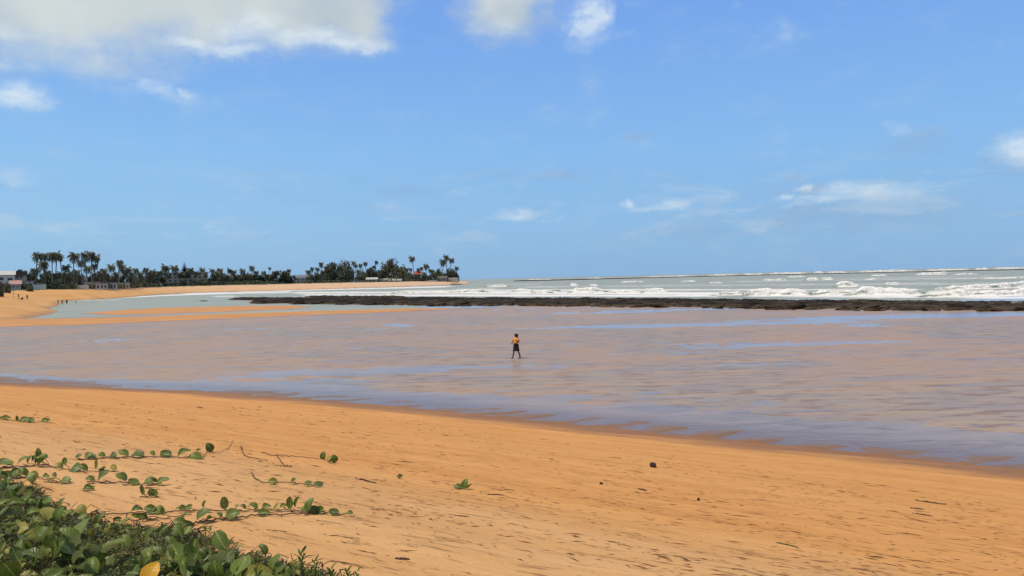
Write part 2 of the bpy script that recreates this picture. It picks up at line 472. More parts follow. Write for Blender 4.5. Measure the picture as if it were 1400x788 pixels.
b = N.n('ShaderNodeBsdfPrincipled', {'Base Color': c, 'Roughness': N.ramp(wet, 0, 1, .85, .6), 'Specular IOR Level': 0.12})
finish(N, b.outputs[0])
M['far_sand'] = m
M['scrub'] = simple('scrub_ground', (0.085, 0.095, 0.045), 0.9, 0.5, 0.3, 0.0, 0.1)

# water lying on the flat: clear, thin, still
m, N = mat('shallow_water')
g = N.n('ShaderNodeNewGeometry').outputs['Position']
rip = N.noise(N.n('ShaderNodeVectorMath', {0: g, 1: (0.8, 1.6, 1)}, operation='MULTIPLY').outputs[0], 2.2, 4, 0.6)
bp = N.n('ShaderNodeBump', {'Strength': 0.6, 'Distance': 0.05, 'Height': rip})
fr = N.n('ShaderNodeFresnel', {'IOR': 1.33, 'Normal': bp.outputs[0]})
gl = N.n('ShaderNodeBsdfGlossy', {'Color': (1, 1, 1, 1), 'Roughness': 0.22, 'Normal': bp.outputs[0]})
tr = N.n('ShaderNodeBsdfTransparent', {'Color': (0.95, 0.95, 0.93, 1)})
mx = N.n('ShaderNodeMixShader', {0: fr.outputs[0], 1: tr.outputs[0], 2: gl.outputs[0]})
finish(N, mx.outputs[0])
M['shallow'] = m

# the sea: silty grey green with foam
m, N = mat('silty_sea')
g = N.n('ShaderNodeNewGeometry').outputs['Position']
fo = N.n('ShaderNodeAttribute', attribute_name='foam').outputs['Fac']
ch = N.n('ShaderNodeAttribute', attribute_name='chop').outputs['Fac']
gg = N.n('ShaderNodeVectorMath', {0: g, 1: (0.35, 1.0, 1)}, operation='MULTIPLY').outputs[0]
w1 = N.noise(gg, 0.8, 6, 0.62)
w2 = N.noise(gg, 0.10, 5, 0.6)
w3 = N.noise(N.n('ShaderNodeVectorMath', {0: g, 1: (0.10, 1.0, 1)}, operation='MULTIPLY').outputs[0], 0.16, 6, 0.65)
c = N.mix(N.ramp(w2, 0.3, 0.7), (0.235, 0.255, 0.195), (0.310, 0.315, 0.235))
c = N.mix(N.math('MULTIPLY', N.ramp(w3, 0.52, 0.7), 0.5), c, (0.310, 0.260, 0.175))
fm = N.ramp(N.math('ADD', N.math('MULTIPLY_ADD', N.math('SUBTRACT', w1, 0.5), 1.3, fo), N.math('MULTIPLY', N.math('SUBTRACT', w3, 0.5), 1.2)), 0.42, 0.78)
c = N.mix(fm, c, (0.66, 0.64, 0.60))
bd = N.math('MULTIPLY', ch, 0.35)
bp = N.n('ShaderNodeBump', {'Strength': bd, 'Distance': 0.5, 'Height': w1})
b = N.n('ShaderNodeBsdfPrincipled', {'Base Color': c, 'Roughness': N.ramp(fm, 0, 1, .42, .9), 'IOR': 1.33, 'Specular IOR Level': N.ramp(fm, 0, 1, .33, .05), 'Normal': bp.outputs[0]})
finish(N, b.outputs[0])
M['sea'] = m

m, N = mat('breaker')
g = N.n('ShaderNodeNewGeometry').outputs['Position']
fo = N.n('ShaderNodeAttribute', attribute_name='foam').outputs['Fac']
w1 = N.noise(N.n('ShaderNodeVectorMath', {0: g, 1: (0.4, 1, 1.6)}, operation='MULTIPLY').outputs[0], 1.0, 6, 0.65)
fm = N.ramp(N.math('MULTIPLY_ADD', N.math('SUBTRACT', w1, 0.5), 1.8, fo), 0.40, 0.75)
c = N.mix(fm, (0.235, 0.26, 0.19), (0.72, 0.69, 0.63))
bp = N.n('ShaderNodeBump', {'Strength': 0.5, 'Distance': 0.3, 'Height': w1})
b = N.n('ShaderNodeBsdfPrincipled', {'Base Color': c, 'Roughness': N.ramp(fm, 0, 1, .4, .9), 'Specular IOR Level': N.ramp(fm, 0, 1, .35, .05), 'Normal': bp.outputs[0]})
finish(N, b.outputs[0])
M['breaker'] = m

m, N = mat('reef_rock')
g = N.n('ShaderNodeNewGeometry').outputs['Position']
sepg = N.n('ShaderNodeSeparateXYZ', {0: g})
gs = N.n('ShaderNodeVectorMath', {0: g, 1: (0.35, 0.6, 2.5)}, operation='MULTIPLY').outputs[0]
w1 = N.noise(gs, 0.9, 7, 0.65)
w2 = N.noise(g, 5.0, 5, 0.65)
c = N.mix(N.ramp(w1, 0.35, 0.68), (0.007, 0.006, 0.005), (0.040, 0.031, 0.020))
c = N.mix(N.math('MULTIPLY', N.ramp(w2, 0.55, 0.75), 0.5), c, (0.065, 0.052, 0.034))
low = N.math('MULTIPLY', N.ramp(sepg.outputs[2], 0.48, 0.05), N.ramp(w1, 0.36, 0.58))
c = N.mix(N.math('MULTIPLY', low, 0.8), c, (0.120, 0.080, 0.048))
bp = N.n('ShaderNodeBump', {'Strength': 1.0, 'Distance': 0.3, 'Height': N.math('ADD', w1, N.math('MULTIPLY', w2, .3))})
b = N.n('ShaderNodeBsdfPrincipled', {'Base Color': c, 'Roughness': 0.9, 'Specular IOR Level': 0.04, 'Normal': bp.outputs[0]})
finish(N, b.outputs[0])
M['reef'] = m


def leaf_mat(name, ca, cb, back, vein, var=True, gloss=0.38, spec=0.28):
    m, N = mat(name)
    uv = N.n('ShaderNodeUVMap').outputs[0]
    s = N.n('ShaderNodeSeparateXYZ', {0: uv})
    r = N.n('ShaderNodeObjectInfo').outputs['Random'] if var else N.n('ShaderNodeNewGeometry').outputs['Random Per Island']
    c = N.mix(r, ca, cb)
    if name == 'creeper_leaf':
        c = N.mix(N.ramp(r, 0.90, 0.97), c, (0.30, 0.24, 0.04))
        blot = N.noise(N.n('ShaderNodeTexCoord').outputs['Object'], 4.0, 5, .7)
        c = N.mix(N.math('MULTIPLY', N.ramp(blot, 0.62, 0.70), 0.6), c, (0.20, 0.13, 0.05))
    x = N.math('ABSOLUTE', N.math('SUBTRACT', s.outputs[0], 0.5))
    mid = N.ramp(x, 0.045, 0.015)
    vv = N.math('SINE', N.math('MULTIPLY', N.math('SUBTRACT', s.outputs[1], N.math('MULTIPLY', x, 0.7)), 38.0))
    side = N.math('MULTIPLY', N.ramp(vv, 0.90, 1.0), 0.16)
    c = N.mix(N.math('MAXIMUM', mid, side), c, vein)
    p = N.n('ShaderNodeTexCoord').outputs['Object']
    c = N.mix(N.math('MULTIPLY', N.ramp(N.noise(p, 9.0, 4, .6), 0.45, 0.7), 0.25), c, tuple(v * 1.5 for v in cb))
    bf = N.n('ShaderNodeNewGeometry').outputs['Backfacing']
    c = N.mix(bf, c, back)
    bp = N.n('ShaderNodeBump', {'Strength': 0.12, 'Distance': 0.01, 'Height': vv})
    b = N.n('ShaderNodeBsdfPrincipled', {'Base Color': c, 'Roughness': gloss, 'Specular IOR Level': spec, 'Normal': bp.outputs[0]})
    t = N.n('ShaderNodeBsdfTranslucent', {'Color': c})
    mx = N.n('ShaderNodeMixShader', {0: 0.28, 1: b.outputs[0], 2: t.outputs[0]})
    finish(N, mx.outputs[0])
    return m


M['leaf'] = leaf_mat('creeper_leaf', (0.060, 0.085, 0.012), (0.165, 0.205, 0.032), (0.24, 0.26, 0.09), (0.23, 0.27, 0.08))
M['leaf_yellow'] = leaf_mat('yellow_leaf', (0.60, 0.30, 0.02), (0.62, 0.32, 0.02), (0.5, 0.3, 0.05), (0.42, 0.36, 0.06))
M['undergrowth'] = leaf_mat('undergrowth', (0.080, 0.085, 0.014), (0.33, 0.31, 0.12), (0.13, 0.15, 0.07), (0.14, 0.17, 0.07), False, .85, .06)
M['vine_stem'] = simple('vine_stem', (0.10, 0.060, 0.030), 0.7, .4, 30)
M['green_stem'] = simple('green_stem', (0.065, 0.075, 0.02), 0.6, .3, 30)
M['twig'] = simple('twig', (0.045, 0.026, 0.016), 0.85, .4, 40)
M['husk'] = simple('husk', (0.030, 0.018, 0.012), 0.8, .5, 20, 0.004)

m, N = mat('litter')
r = N.n('ShaderNodeNewGeometry').outputs['Random Per Island']
c = N.n('ShaderNodeValToRGB', {0: r})
c.color_ramp.elements[0].color = (0.045, 0.024, 0.014, 1)
c.color_ramp.elements[1].color = (0.20, 0.085, 0.035, 1)
b = N.n('ShaderNodeBsdfPrincipled', {'Base Color': c.outputs[0], 'Roughness': .9, 'Specular IOR Level': .1})
finish(N, b.outputs[0])
M['litter'] = m

m, N = mat('palm_frond')
r = N.n('ShaderNodeObjectInfo').outputs['Random']
i = N.n('ShaderNodeNewGeometry').outputs['Random Per Island']
c = N.mix(r, (0.052, 0.062, 0.034), (0.098, 0.104, 0.052))  # frond colour lightened and browned in place of distance haze
c = N.mix(N.math('MULTIPLY', i, 0.4), c, (0.12, 0.115, 0.062))
b = N.n('ShaderNodeBsdfPrincipled', {'Base Color': c, 'Roughness': .55, 'Specular IOR Level': .3})
finish(N, b.outputs[0])
M['frond'] = m
m, N = mat('tree_leaf')
r = N.n('ShaderNodeObjectInfo').outputs['Random']
i = N.n('ShaderNodeNewGeometry').outputs['Random Per Island']
c = N.mix(r, (0.052, 0.060, 0.036), (0.100, 0.102, 0.056))  # foliage colour raised to carry the haze of distance
c = N.mix(N.math('MULTIPLY', i, 0.5), c, (0.125, 0.125, 0.070))
b = N.n('ShaderNodeBsdfPrincipled', {'Base Color': c, 'Roughness': .7, 'Specular IOR Level': .2})
finish(N, b.outputs[0])
M['tree_leaf'] = m
M['pine'] = simple('pine', (0.035, 0.060, 0.045), 0.7, .3, 1)
M['trunk'] = simple('trunk', (0.17, 0.145, 0.115), 0.9, .25, 2)
M['bush_pink'] = simple('bush_pink', (0.22, 0.14, 0.14), 0.8, .3, 2)
M['white_wall'] = simple('white_wall', (0.56, 0.53, 0.47), 0.85, .08, .6)
M['beige_wall'] = simple('beige_wall', (0.42, 0.38, 0.30), 0.85, .1, .6)
M['grey_wall'] = simple('grey_wall', (0.33, 0.32, 0.30), 0.85, .12, .6)
M['stone'] = simple('stone', (0.36, 0.32, 0.26), 0.9, .25, .5)
M['brown_roof'] = simple('brown_roof', (0.085, 0.055, 0.045), 0.8, .25, 1)
M['pink_roof'] = simple('pink_roof', (0.42, 0.23, 0.20), 0.8, .15, 1)
M['red_roof'] = simple('red_roof', (0.42, 0.09, 0.05), 0.8, .15, 1)
M['pale_roof'] = simple('pale_roof', (0.46, 0.45, 0.38), 0.8, .12, 1)
M['grey_roof'] = simple('grey_roof', (0.16, 0.17, 0.19), 0.8, .12, 1)
M['glass'] = simple('window_glass', (0.03, 0.035, 0.04), 0.2, .2, 1, 0, .5)
M['door'] = simple('door_wood', (0.09, 0.05, 0.03), 0.6, .2, 3)
M['skin'] = simple('skin', (0.115, 0.058, 0.035), 0.55, .08, 5)
M['skin_dark'] = simple('skin_dark', (0.075, 0.038, 0.025), 0.55, .08, 5)
M['hair'] = simple('hair', (0.012, 0.009, 0.008), 0.6, .2, 10)
M['skirt'] = simple('black_cloth', (0.014, 0.011, 0.012), 0.85, .3, 12)
M['red_cloth'] = simple('red_cloth', (0.45, 0.05, 0.03), 0.85, .15, 12)
M['blue_cloth'] = simple('blue_cloth', (0.03, 0.04, 0.09), 0.85, .15, 12)
M['wood'] = simple('wood', (0.10, 0.075, 0.05), 0.8, .2, 5)
m, N = mat('yellow_print')
p = N.n('ShaderNodeTexCoord').outputs['Object']
w = N.n('ShaderNodeTexWave', {'Vector': p, 'Scale': 2.6, 'Distortion': 5.0, 'Detail': 2.0}, bands_direction='DIAGONAL').outputs[1]
c = N.mix(N.ramp(w, 0.62, 0.78), (0.80, 0.36, 0.03), (0.52, 0.05, 0.02))
b = N.n('ShaderNodeBsdfPrincipled', {'Base Color': c, 'Roughness': .85})
finish(N, b.outputs[0])
M['shirt'] = m


# ------------------------------------------------------------------ object helpers
def tag(o, label=None, cat=None, group=None, kind=None):
    if label: o['label'] = label
    if cat: o['category'] = cat
    if group: o['group'] = group
    if kind: o['kind'] = kind
    return o


def empty(name, loc, rz=0.0):
    o = bpy.data.objects.new(name, None)
    C.objects.link(o)
    o.location = loc
    o.rotation_euler = (0, 0, rz)
    return o


def link(name, mesh, parent=None, loc=None):
    o = bpy.data.objects.new(name, mesh)
    C.objects.link(o)
    if parent is not None: o.parent = parent
    if loc is not None: o.location = loc
    return o


def np_mesh(name, V, Q, material, smooth_=True, attrs=None):
    me = bpy.data.meshes.new(name)
    V = np.asarray(V, np.float32); Q = np.asarray(Q, np.int32)
    k = Q.shape[1]
    me.vertices.add(len(V)); me.vertices.foreach_set('co', V.ravel())
    me.loops.add(Q.size); me.loops.foreach_set('vertex_index', Q.ravel())
    me.polygons.add(len(Q))
    me.polygons.foreach_set('loop_start', np.arange(0, Q.size, k, dtype=np.int32))
    me.polygons.foreach_set('use_smooth', np.full(len(Q), smooth_, dtype=bool))
    me.update(calc_edges=True)
    me.validate()
    for a, vals in (attrs or {}).items():
        at = me.attributes.new(a, 'FLOAT', 'POINT')
        at.data.foreach_set('value', np.asarray(vals, np.float32))
    if material: me.materials.append(material)
    return me


class MB:                          # collects faces, writes one mesh
    def __init__(self):
        self.v, self.f, self.uv = [], [], []

    def add(self, vs, fs, uvs=None):
        o = len(self.v)
        self.v += [tuple(p) for p in vs]
        for f in fs:
            self.f.append(tuple(i + o for i in f))
            self.uv.append([uvs[i] for i in f] if uvs else [(0.3, 0.3)] * len(f))

    def box(self, x0, x1, y0, y1, z0, z1):
        self.add([(x, y, z) for z in (z0, z1) for y in (y0, y1) for x in (x0, x1)],
                 [(0, 2, 3, 1), (4, 5, 7, 6), (0, 1, 5, 4), (2, 6, 7, 3), (0, 4, 6, 2), (1, 3, 7, 5)])

    def tube(self, pts, rads, n=6, cap=True):
        pts = [Vector(p) for p in pts]
        rings = []
        for i, p in enumerate(pts):
            t = (pts[min(i + 1, len(pts) - 1)] - pts[max(i - 1, 0)])
            if t.length < 1e-9: t = Vector((0, 0, 1))
            t.normalize()
            a = t.cross(Vector((0, 0, 1)) if abs(t.z) < 0.95 else Vector((0, 1, 0))).normalized()
            b = t.cross(a)
            r = rads[i] if hasattr(rads, '__len__') else rads
            rings.append([p + (a * math.cos(2 * math.pi * k / n) + b * math.sin(2 * math.pi * k / n)) * r for k in range(n)])
        vs = [q for rg in rings for q in rg]
        fs = []
        for i in range(len(pts) - 1):
            for k in range(n):
                k2 = (k + 1) % n
                fs.append((i * n + k, i * n + k2, (i + 1) * n + k2, (i + 1) * n + k))
        if cap:
            fs.append(tuple(range(n))[::-1])
            fs.append(tuple((len(pts) - 1) * n + k for k in range(n)))
        self.add(vs, fs)

    def mesh(self, name, material, smooth_=False, uv=False):
        me = bpy.data.meshes.new(name)
        me.from_pydata(self.v, [], self.f)
        if smooth_:
            me.polygons.foreach_set('use_smooth', [True] * len(me.polygons))
        if uv:
            l = me.uv_layers.new(name='UVMap')
            l.data.foreach_set('uv', [c for f in self.uv for p in f for c in p])
        me.materials.append(material)
        me.update()
        return me

    def build(self, name, material, parent=None, smooth_=False, uv=False, loc=None):
        return link(name, self.mesh(name, material, smooth_, uv), parent, loc)


# ------------------------------------------------------------------ the ground
def radii():
    out, r = [], 0.6
    while r < 3.0:
        out.append(r); r += 0.12
    while r < 1500:
        h = 1.62 + 3.5 * min(max((r - 7) / 18, 0), 1)
        if r < 22: k = 1.7
        elif r < 150: k = 0.85
        else: k = 1.2
        d = r * r / (h * FPX) * k
        d = max(d, 0.018)
        d = min(d, 2.2 if r < 260 else 4.5 if r < 850 else 60)
        out.append(r); r += d
    return np.array(out)


az_mid = np.arange(-37.5, 37.51, 0.092)
az_l = -37.5 - np.cumsum(np.geomspace(0.12, 12, 40)); az_l = az_l[az_l > -179]
az_r = 37.5 + np.cumsum(np.geomspace(0.12, 12, 40)); az_r = az_r[az_r < 179]
AZ = np.radians(np.concatenate([az_l[::-1], az_mid, az_r, [az_l[-1] + 360]]))
RR = radii()
A_, R_ = np.meshgrid(AZ, RR)
GX, GY = np.sin(A_) * R_, np.cos(A_) * R_
GZ, GS = land(GX, GY)
nr, na = GX.shape
idx = np.arange(nr * na).reshape(nr, na)
quads = np.stack([idx[:-1, :-1], idx[:-1, 1:], idx[1:, 1:], idx[1:, :-1]], -1).reshape(-1, 4)
cx = GX.ravel()[quads].mean(1); cy = GY.ravel()[quads].mean(1); cs = GS.ravel()[quads].mean(1)
b1, b2, b3 = poly_sd(cx, cy, BAR1), poly_sd(cx, cy, BAR2), poly_sd(cx, cy, BAR3)
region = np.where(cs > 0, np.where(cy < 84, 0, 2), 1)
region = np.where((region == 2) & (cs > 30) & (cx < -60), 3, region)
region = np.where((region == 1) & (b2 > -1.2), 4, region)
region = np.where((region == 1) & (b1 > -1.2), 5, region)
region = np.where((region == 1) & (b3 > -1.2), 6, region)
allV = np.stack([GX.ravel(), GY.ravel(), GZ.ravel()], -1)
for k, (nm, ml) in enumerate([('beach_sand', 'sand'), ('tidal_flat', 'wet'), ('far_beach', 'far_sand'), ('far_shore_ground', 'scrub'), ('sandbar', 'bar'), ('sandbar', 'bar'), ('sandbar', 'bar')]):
    q = quads[region == k]
    if not len(q): continue
    used, inv = np.unique(q, return_inverse=True)
    me = np_mesh(nm, allV[used], inv.reshape(q.shape)[:, ::-1], M[ml], True, {'inland': GS.ravel()[used], 'level': GZ.ravel()[used]})
    tag(link(nm, me), kind='structure')
# centre patch under the camera
mb = MB()
ring = [(math.sin(a) * .62, math.cos(a) * .62, zg(0, 0.6)) for a in np.linspace(0, 2 * math.pi, 24, endpoint=False)]
mb.add([(0, 0, zg(0, 0))] + ring, [(0, i + 1, (i + 1) % 24 + 1)[::-1] for i in range(24)])

# ------------------------------------------------------------------ water
SHX = np.concatenate([np.linspace(-260, 260, 40)])
SHY = np.linspace(8, 152, 24)
mb = MB()
P = [(-240, 40), (-240, 156), (-120, 156), (60, 135), (150, 120), (200, 60), (200, 5), (8, 5), (8, 16), (-6, 22), (-30, 34)]
mb.add([(x, y, 0.0) for x, y in P], [tuple(range(len(P)))[::-1]])
tag(mb.build('shallow_water', M['shallow']), kind='structure')

# sea sheet
az2 = np.radians(np.concatenate([np.arange(-60, -37, 1.0), np.arange(-37, 37.01, 0.085), np.arange(38, 75, 1.0)]))
rr2 = [78.0]
while rr2[-1] < 40000:
    r = rr2[-1]
    rr2.append(r + max(r * r / (CAM_Z * FPX) * 0.30, 0.5))
rr2 = np.array(rr2)
A2, R2 = np.meshgrid(az2, rr2)
Yc = R2                             # rings at constant forward distance keep the far line straight
SX, SY = np.tan(A2) * Yc, Yc.copy()
pxs = 700 + np.tan(A2) * FPX
pys = HOR(pxs) + CAM_Z * FPX / SY
mid = reef_mid(pxs)
ssd = poly_sd(SX, SY, COAST)
keep = SY > mid - 1
off = SY - mid
amp = 0.16 * smooth(off, 2, 60) * smooth(pxs, 430, 800)
swell = np.sin(SY * 0.30 + 3 * fbm(SX * .02, SY * .02, 61, 3)) * 0.10 + (fbm(SX * .10, SY * .35, 62, 4) - .5) * 1.6
farfade = 1 - smooth(SY, 700, 1600) * .6
SZ = 0.004 + amp * swell * farfade


def el_blob(x, y, rx, ry):
    return np.clip(1.25 - np.sqrt(((pxs - x) / rx) ** 2 + ((pys - y) / ry) ** 2), 0, 1)


def band(x0, x1, ya, yb, w, k=1.0, soft=30):
    yc = ya + (yb - ya) * np.clip((pxs - x0) / (x1 - x0), 0, 1)
    return k * np.clip(1.2 - np.abs(pys - yc) / w, 0, 1) * smooth(pxs, x0, x0 + soft) * (1 - smooth(pxs, x1 - soft, x1))


foam = np.zeros_like(SX)
for a in [band(395, 1000, 403.5, 404.8, 2.3, .75), band(380, 660, 400.5, 400, 3.2, .70), band(505, 1480, 399, 405, 3.2, .72, 60), band(990, 1500, 402, 406, 5.0, .9, 60),
          band(1100, 1270, 400, 399, 7, .62), band(508, 1300, 397.5, 396, 2.2, .55, 60), band(600, 700, 397, 396, 4, .5), band(1250, 1500, 402, 402, 6, .9),
          band(650, 1450, 393, 387, 3.0, .36, 80), band(960, 1500, 386, 378, 2.5, .36, 60), band(200, 330, 405, 400.5, 1.3, .9), band(230, 420, 402.5, 399, 3.0, .72), band(270, 345, 406, 405, 2.4, .62),
          band(130, 250, 409.3, 402.8, 1.1, .9, 15), band(300, 640, 399.5, 391.5, 1.5, .78, 40), band(480, 640, 393.5, 390.5, .9, .5), el_blob(408, 406.8, 26, 1.4) * .9,
          band(330, 520, 412, 412, .6, .0), band(90, 170, 411.0, 410.0, .7, .75, 10), band(560, 760, 389.8, 388.5, 1.0, .42), band(1010, 1500, 375.5, 366.6, 0.55, .62),
          band(700, 1030, 381.8, 374.5, 0.3, .25), band(1040, 1400, 383, 376, 1.2, .36, 50)]:
    foam = np.maximum(foam, a)
foam = foam + 0.15 * smooth(off, 3, 20) * smooth(pxs, 480, 700) * (1 - smooth(SY, 500, 900))
chop = smooth(off, 0, 30) * smooth(pxs, 380, 640) * .9 + 0.10
idx = np.arange(SX.size).reshape(SX.shape)
q = np.stack([idx[:-1, :-1], idx[:-1, 1:], idx[1:, 1:], idx[1:, :-1]], -1).reshape(-1, 4)
kq = keep.ravel()[q].all(1) & (ssd.ravel()[q].min(1) < 3)
q = q[kq]
used, inv = np.unique(q, return_inverse=True)
SV = np.stack([SX.ravel(), SY.ravel(), SZ.ravel()], -1)[used]
sea = tag(link('sea', np_mesh('sea', SV, inv.reshape(q.shape)[:, ::-1], M['sea'], True, {'foam': foam.ravel()[used], 'chop': chop.ravel()[used]})), kind='structure')


def breaker(x0, x1, ytop, ybot, seed=0, tilt=0.0):
    """a breaking crest: steep foaming face to the shore, long green back"""
    xc = (x0 + x1) / 2
    Y0 = CAM_Z * FPX / max(ybot - HOR(xc), 1.2)
    H = (ybot - ytop) / FPX * Y0
    H = min(H, 4.5)
    X0, X1 = (x0 - 700) / FPX * Y0, (x1 - 700) / FPX * Y0
    L = X1 - X0
    nx = int(min(max(L / (H * 0.07), 20), 520))
    prof = [(-0.9, -0.08, 1), (-0.72, .08, .9), (-0.6, .20, .72), (-.5, .36, .62), (-.42, .54, .7), (-.36, .72, .85), (-.26, .87, 1), (-.1, .97, 1), (.15, 1.0, .75), (.6, .86, .35), (1.3, .58, .1), (2.4, .25, .0), (4.0, -.08, 0)]
    xs = np.linspace(0, 1, nx)
    npf = len(prof)
    x = X0 + xs[:, None] * L
    s = np.array([p[0] for p in prof])[None, :]
    hz = np.array([p[1] for p in prof])[None, :]
    fo = np.array([p[2] for p in prof])[None, :] + 0 * x
    endt = (np.clip(np.minimum(xs / 0.2, (1 - xs) / 0.3), 0, 1)[:, None]) ** .7
    crest = (0.18 + 1.35 * fbm(x / (H * 5.0), 0 * x + seed * 7.3, seed, 4, .65)) * endt
    wob = (fbm(x / (H * 6), 0 * x + 3.1, seed + 5, 3) - .5) * H * 3.0
    lump = (fbm((x + s) / (H * .9), (s * H + hz * H * 1.5) / (H * .34) + 0 * x, seed + 9, 5, .75) - .5) * H * 0.62 * np.clip(fo, 0, 1)
    Yp = Y0 + s * H * (0.55 + .45 * endt) + wob + tilt * xs[:, None] * L - lump
    Zp = hz * H * crest + lump * .7 * (hz > 0)
    V = np.stack([x + 0 * s, Yp, Zp], -1).reshape(-1, 3)
    ii = np.arange(nx * npf).reshape(nx, npf)
    q = np.stack([ii[:-1, :-1], ii[1:, :-1], ii[1:, 1:], ii[:-1, 1:]], -1).reshape(-1, 4)
    me = np_mesh('breaking_wave', V, q, M['breaker'], True, {'foam': (fo * (0.45 + 0.55 * endt)).ravel()})
    return link('breaking_wave', me, sea)


for i, w in enumerate([(662, 698, 389.3, 392.6), (694, 731, 394.2, 400), (726, 757, 396, 401.4), (744, 768, 395.2, 399), (779, 792, 386.2, 391), (805, 818, 388, 391.2),
                       (776, 832, 393.2, 400.2), (826, 880, 396, 401.5), (879, 913, 392.6, 399.5), (972, 1024, 398.2, 404), (1016, 1112, 394.2, 404), (1102, 1121, 378.2, 383.3),
                       (1121, 1141, 378.6, 382.8), (1140, 1175, 385, 392.6), (1106, 1180, 394, 403), (1160, 1262, 391.8, 403), (1206, 1235, 386.2, 389.6), (1256, 1470, 395.8, 404),
                       (1270, 1480, 385.2, 394.6), (1190, 1215, 375.2, 377.4), (1250, 1305, 372.2, 375.6), (1075, 1104, 377.2, 379.4), (615, 668, 395.8, 400.4), (520, 640, 397.8, 401.2),
                       (1040, 1078, 381.2, 383.6), (1178, 1206, 380.6, 383), (846, 884, 384.2, 386.2), (1300, 1340, 373.6, 375.6), (931, 955, 383.5, 385.5), (968, 990, 385.6, 387.4), (1330, 1450, 378.4, 380.6)]):
    breaker(*w, seed=i * 3 + 1)
# surf on the outer bar at the horizon, and the dark outer reef in front of it
for i, (xa, xb, hh) in enumerate([(718, 760, 2.2), (800, 828, 2.0), (878, 960, 2.4), (965, 1015, 3.0), (1015, 1048, 3.6), (1050, 1110, 3.8), (1112, 1128, 4.2), (1130, 1162, 3.6), (1168, 1262, 4.6),
                                  (1262, 1330, 5.2), (1334, 1352, 4.6), (1354, 1420, 5.4), (1420, 1500, 4.8)]):
    Yk = 1900.0
    yb = HOR((xa + xb) / 2) + CAM_Z * FPX / Yk
    breaker(xa, xb, yb - hh * FPX / Yk, yb, seed=80 + i)


# ------------------------------------------------------------------ reefs
def reef(label, xs, yf, yb, h, seed, n=700, rows=22, name='rock_reef', rough=1.0):
    """a low, flat-topped ledge of dark rock; xs/yf/yb: front and back foot lines"""
    px = np.linspace(xs[0], xs[-1], n)
    F = np.array([CAM_Z * FPX / (y - HOR(x)) for x, y in zip(xs, yf)])
    B = np.array([CAM_Z * FPX / (y - HOR(x)) for x, y in zip(xs, yb)])
    f, b = np.interp(px, xs, F), np.interp(px, xs, B)
    Xf = (px - 700) / FPX * f
    f = f + (fbm(Xf * .12, Xf * 0, seed, 4, .6) - .5) * 9 * rough * np.clip((b - f) / 20, .15, 1)
    t = np.concatenate([[0, .01, .03, .06, .1, .15], np.linspace(.2, .93, rows - 10), [.96, .98, .99, 1.0]])[None, :]
    Y = f[:, None] + (b - f)[:, None] * t
    X = ((px - 700) / FPX)[:, None] * Y
    wd = (b - f)[:, None]
    d = np.minimum(t, 1 - t) * wd                       # metres in from the edge
    end = np.clip(np.minimum(px - xs[0], xs[-1] - px) / 14.0, 0, 1)[:, None] ** .6
    prof = 1 - np.exp(-d / 1.3)
    nz = fbm(X * .35, Y * .35, seed + 3, 5, .62)
    nb = fbm(X * .06, Y * .10, seed + 4, 3)
    step = np.floor(nb * 6) / 6
    h = np.interp(px, [338, 600, 1400], [h * 1.15, h * 1.1, h * .72])[:, None]
    Z = -0.25 + (h + .25) * prof * end * .82 * (0.40 + 1.05 * (nz - .2) * .8 + .55 * step)
    chan = smooth(fbm(X * .14, Y * .35, seed + 7, 4, .6), .58, .66)
    Z = Z - chan * .40 * (t < .85)
    Z = Z + 0.26 * (fbm(X * 1.1, Y * 1.1, seed + 8, 4, .65) - .5)
    V = np.stack([X, Y, Z], -1).reshape(-1, 3)
    m_, k_ = X.shape
    ii = np.arange(m_ * k_).reshape(m_, k_)
    q = np.stack([ii[:-1, :-1], ii[1:, :-1], ii[1:, 1:], ii[:-1, 1:]], -1).reshape(-1, 4)
    root = empty(name, (float(X.mean()), float(Y.mean()), 0))
    V = V - np.array([X.mean(), Y.mean(), 0])
    link('ledge', np_mesh('ledge', V, q, M['reef'], False), root)
    tag(root, label, 'reef')
    return root, (px, f)


def rock_mesh(seed, flat=.5):
    bm = bmesh.new()
    bmesh.ops.create_icosphere(bm, subdivisions=2, radius=1.0)
    rnd = random.Random(seed)
    off = Vector((rnd.uniform(0, 50), rnd.uniform(0, 50), rnd.uniform(0, 50)))
    from mathutils import noise as mn
    for v in bm.verts:
        k = 1 + 0.55 * mn.noise(v.co * 1.3 + off) + 0.25 * mn.noise(v.co * 3.1 + off)
        v.co = v.co * k
        v.co.z *= flat
    me = bpy.data.meshes.new('rock')
    bm.to_mesh(me); bm.free()
    me.materials.append(M['reef'])
    return me


rocks = [rock_mesh(i) for i in range(6)]
main_reef, (rpx, rf) = reef('long shelf of dark rock running to the right edge between wet flat and surf',
                            [372, 420, 500, 600, 700, 850, 1020, 1200, 1400, 1560], [415.2, 416.4, 417, 418.6, 418.6, 420, 421.6, 424.2, 425.4, 427.5],
                            [411.6, 408.8, 408.2, 408.0, 408.4, 409.4, 410.8, 411.8, 412.6, 414.0], 0.62, 5, 1700, 26)
rnd = random.Random(5)
for i in range(170):
    px = rnd.uniform(400, 1500)
    f = float(np.interp(px, rpx, rf)) + rnd.uniform(-2.0, 1.5)
    r = rnd.uniform(.25, .75) * (1.0 if rnd.random() < .8 else 1.7)
    o = link('rock', rocks[i % 6], main_reef)
    o.location = Vector(((px - 700) / FPX * f, f, 0.05)) - main_reef.location
    o.scale = (r * rnd.uniform(1, 2.2), r, r * rnd.uniform(.5, 1.0))
    o.rotation_euler = (rnd.uniform(-.3, .3), rnd.uniform(-.3, .3), rnd.uniform(-.5, .5))
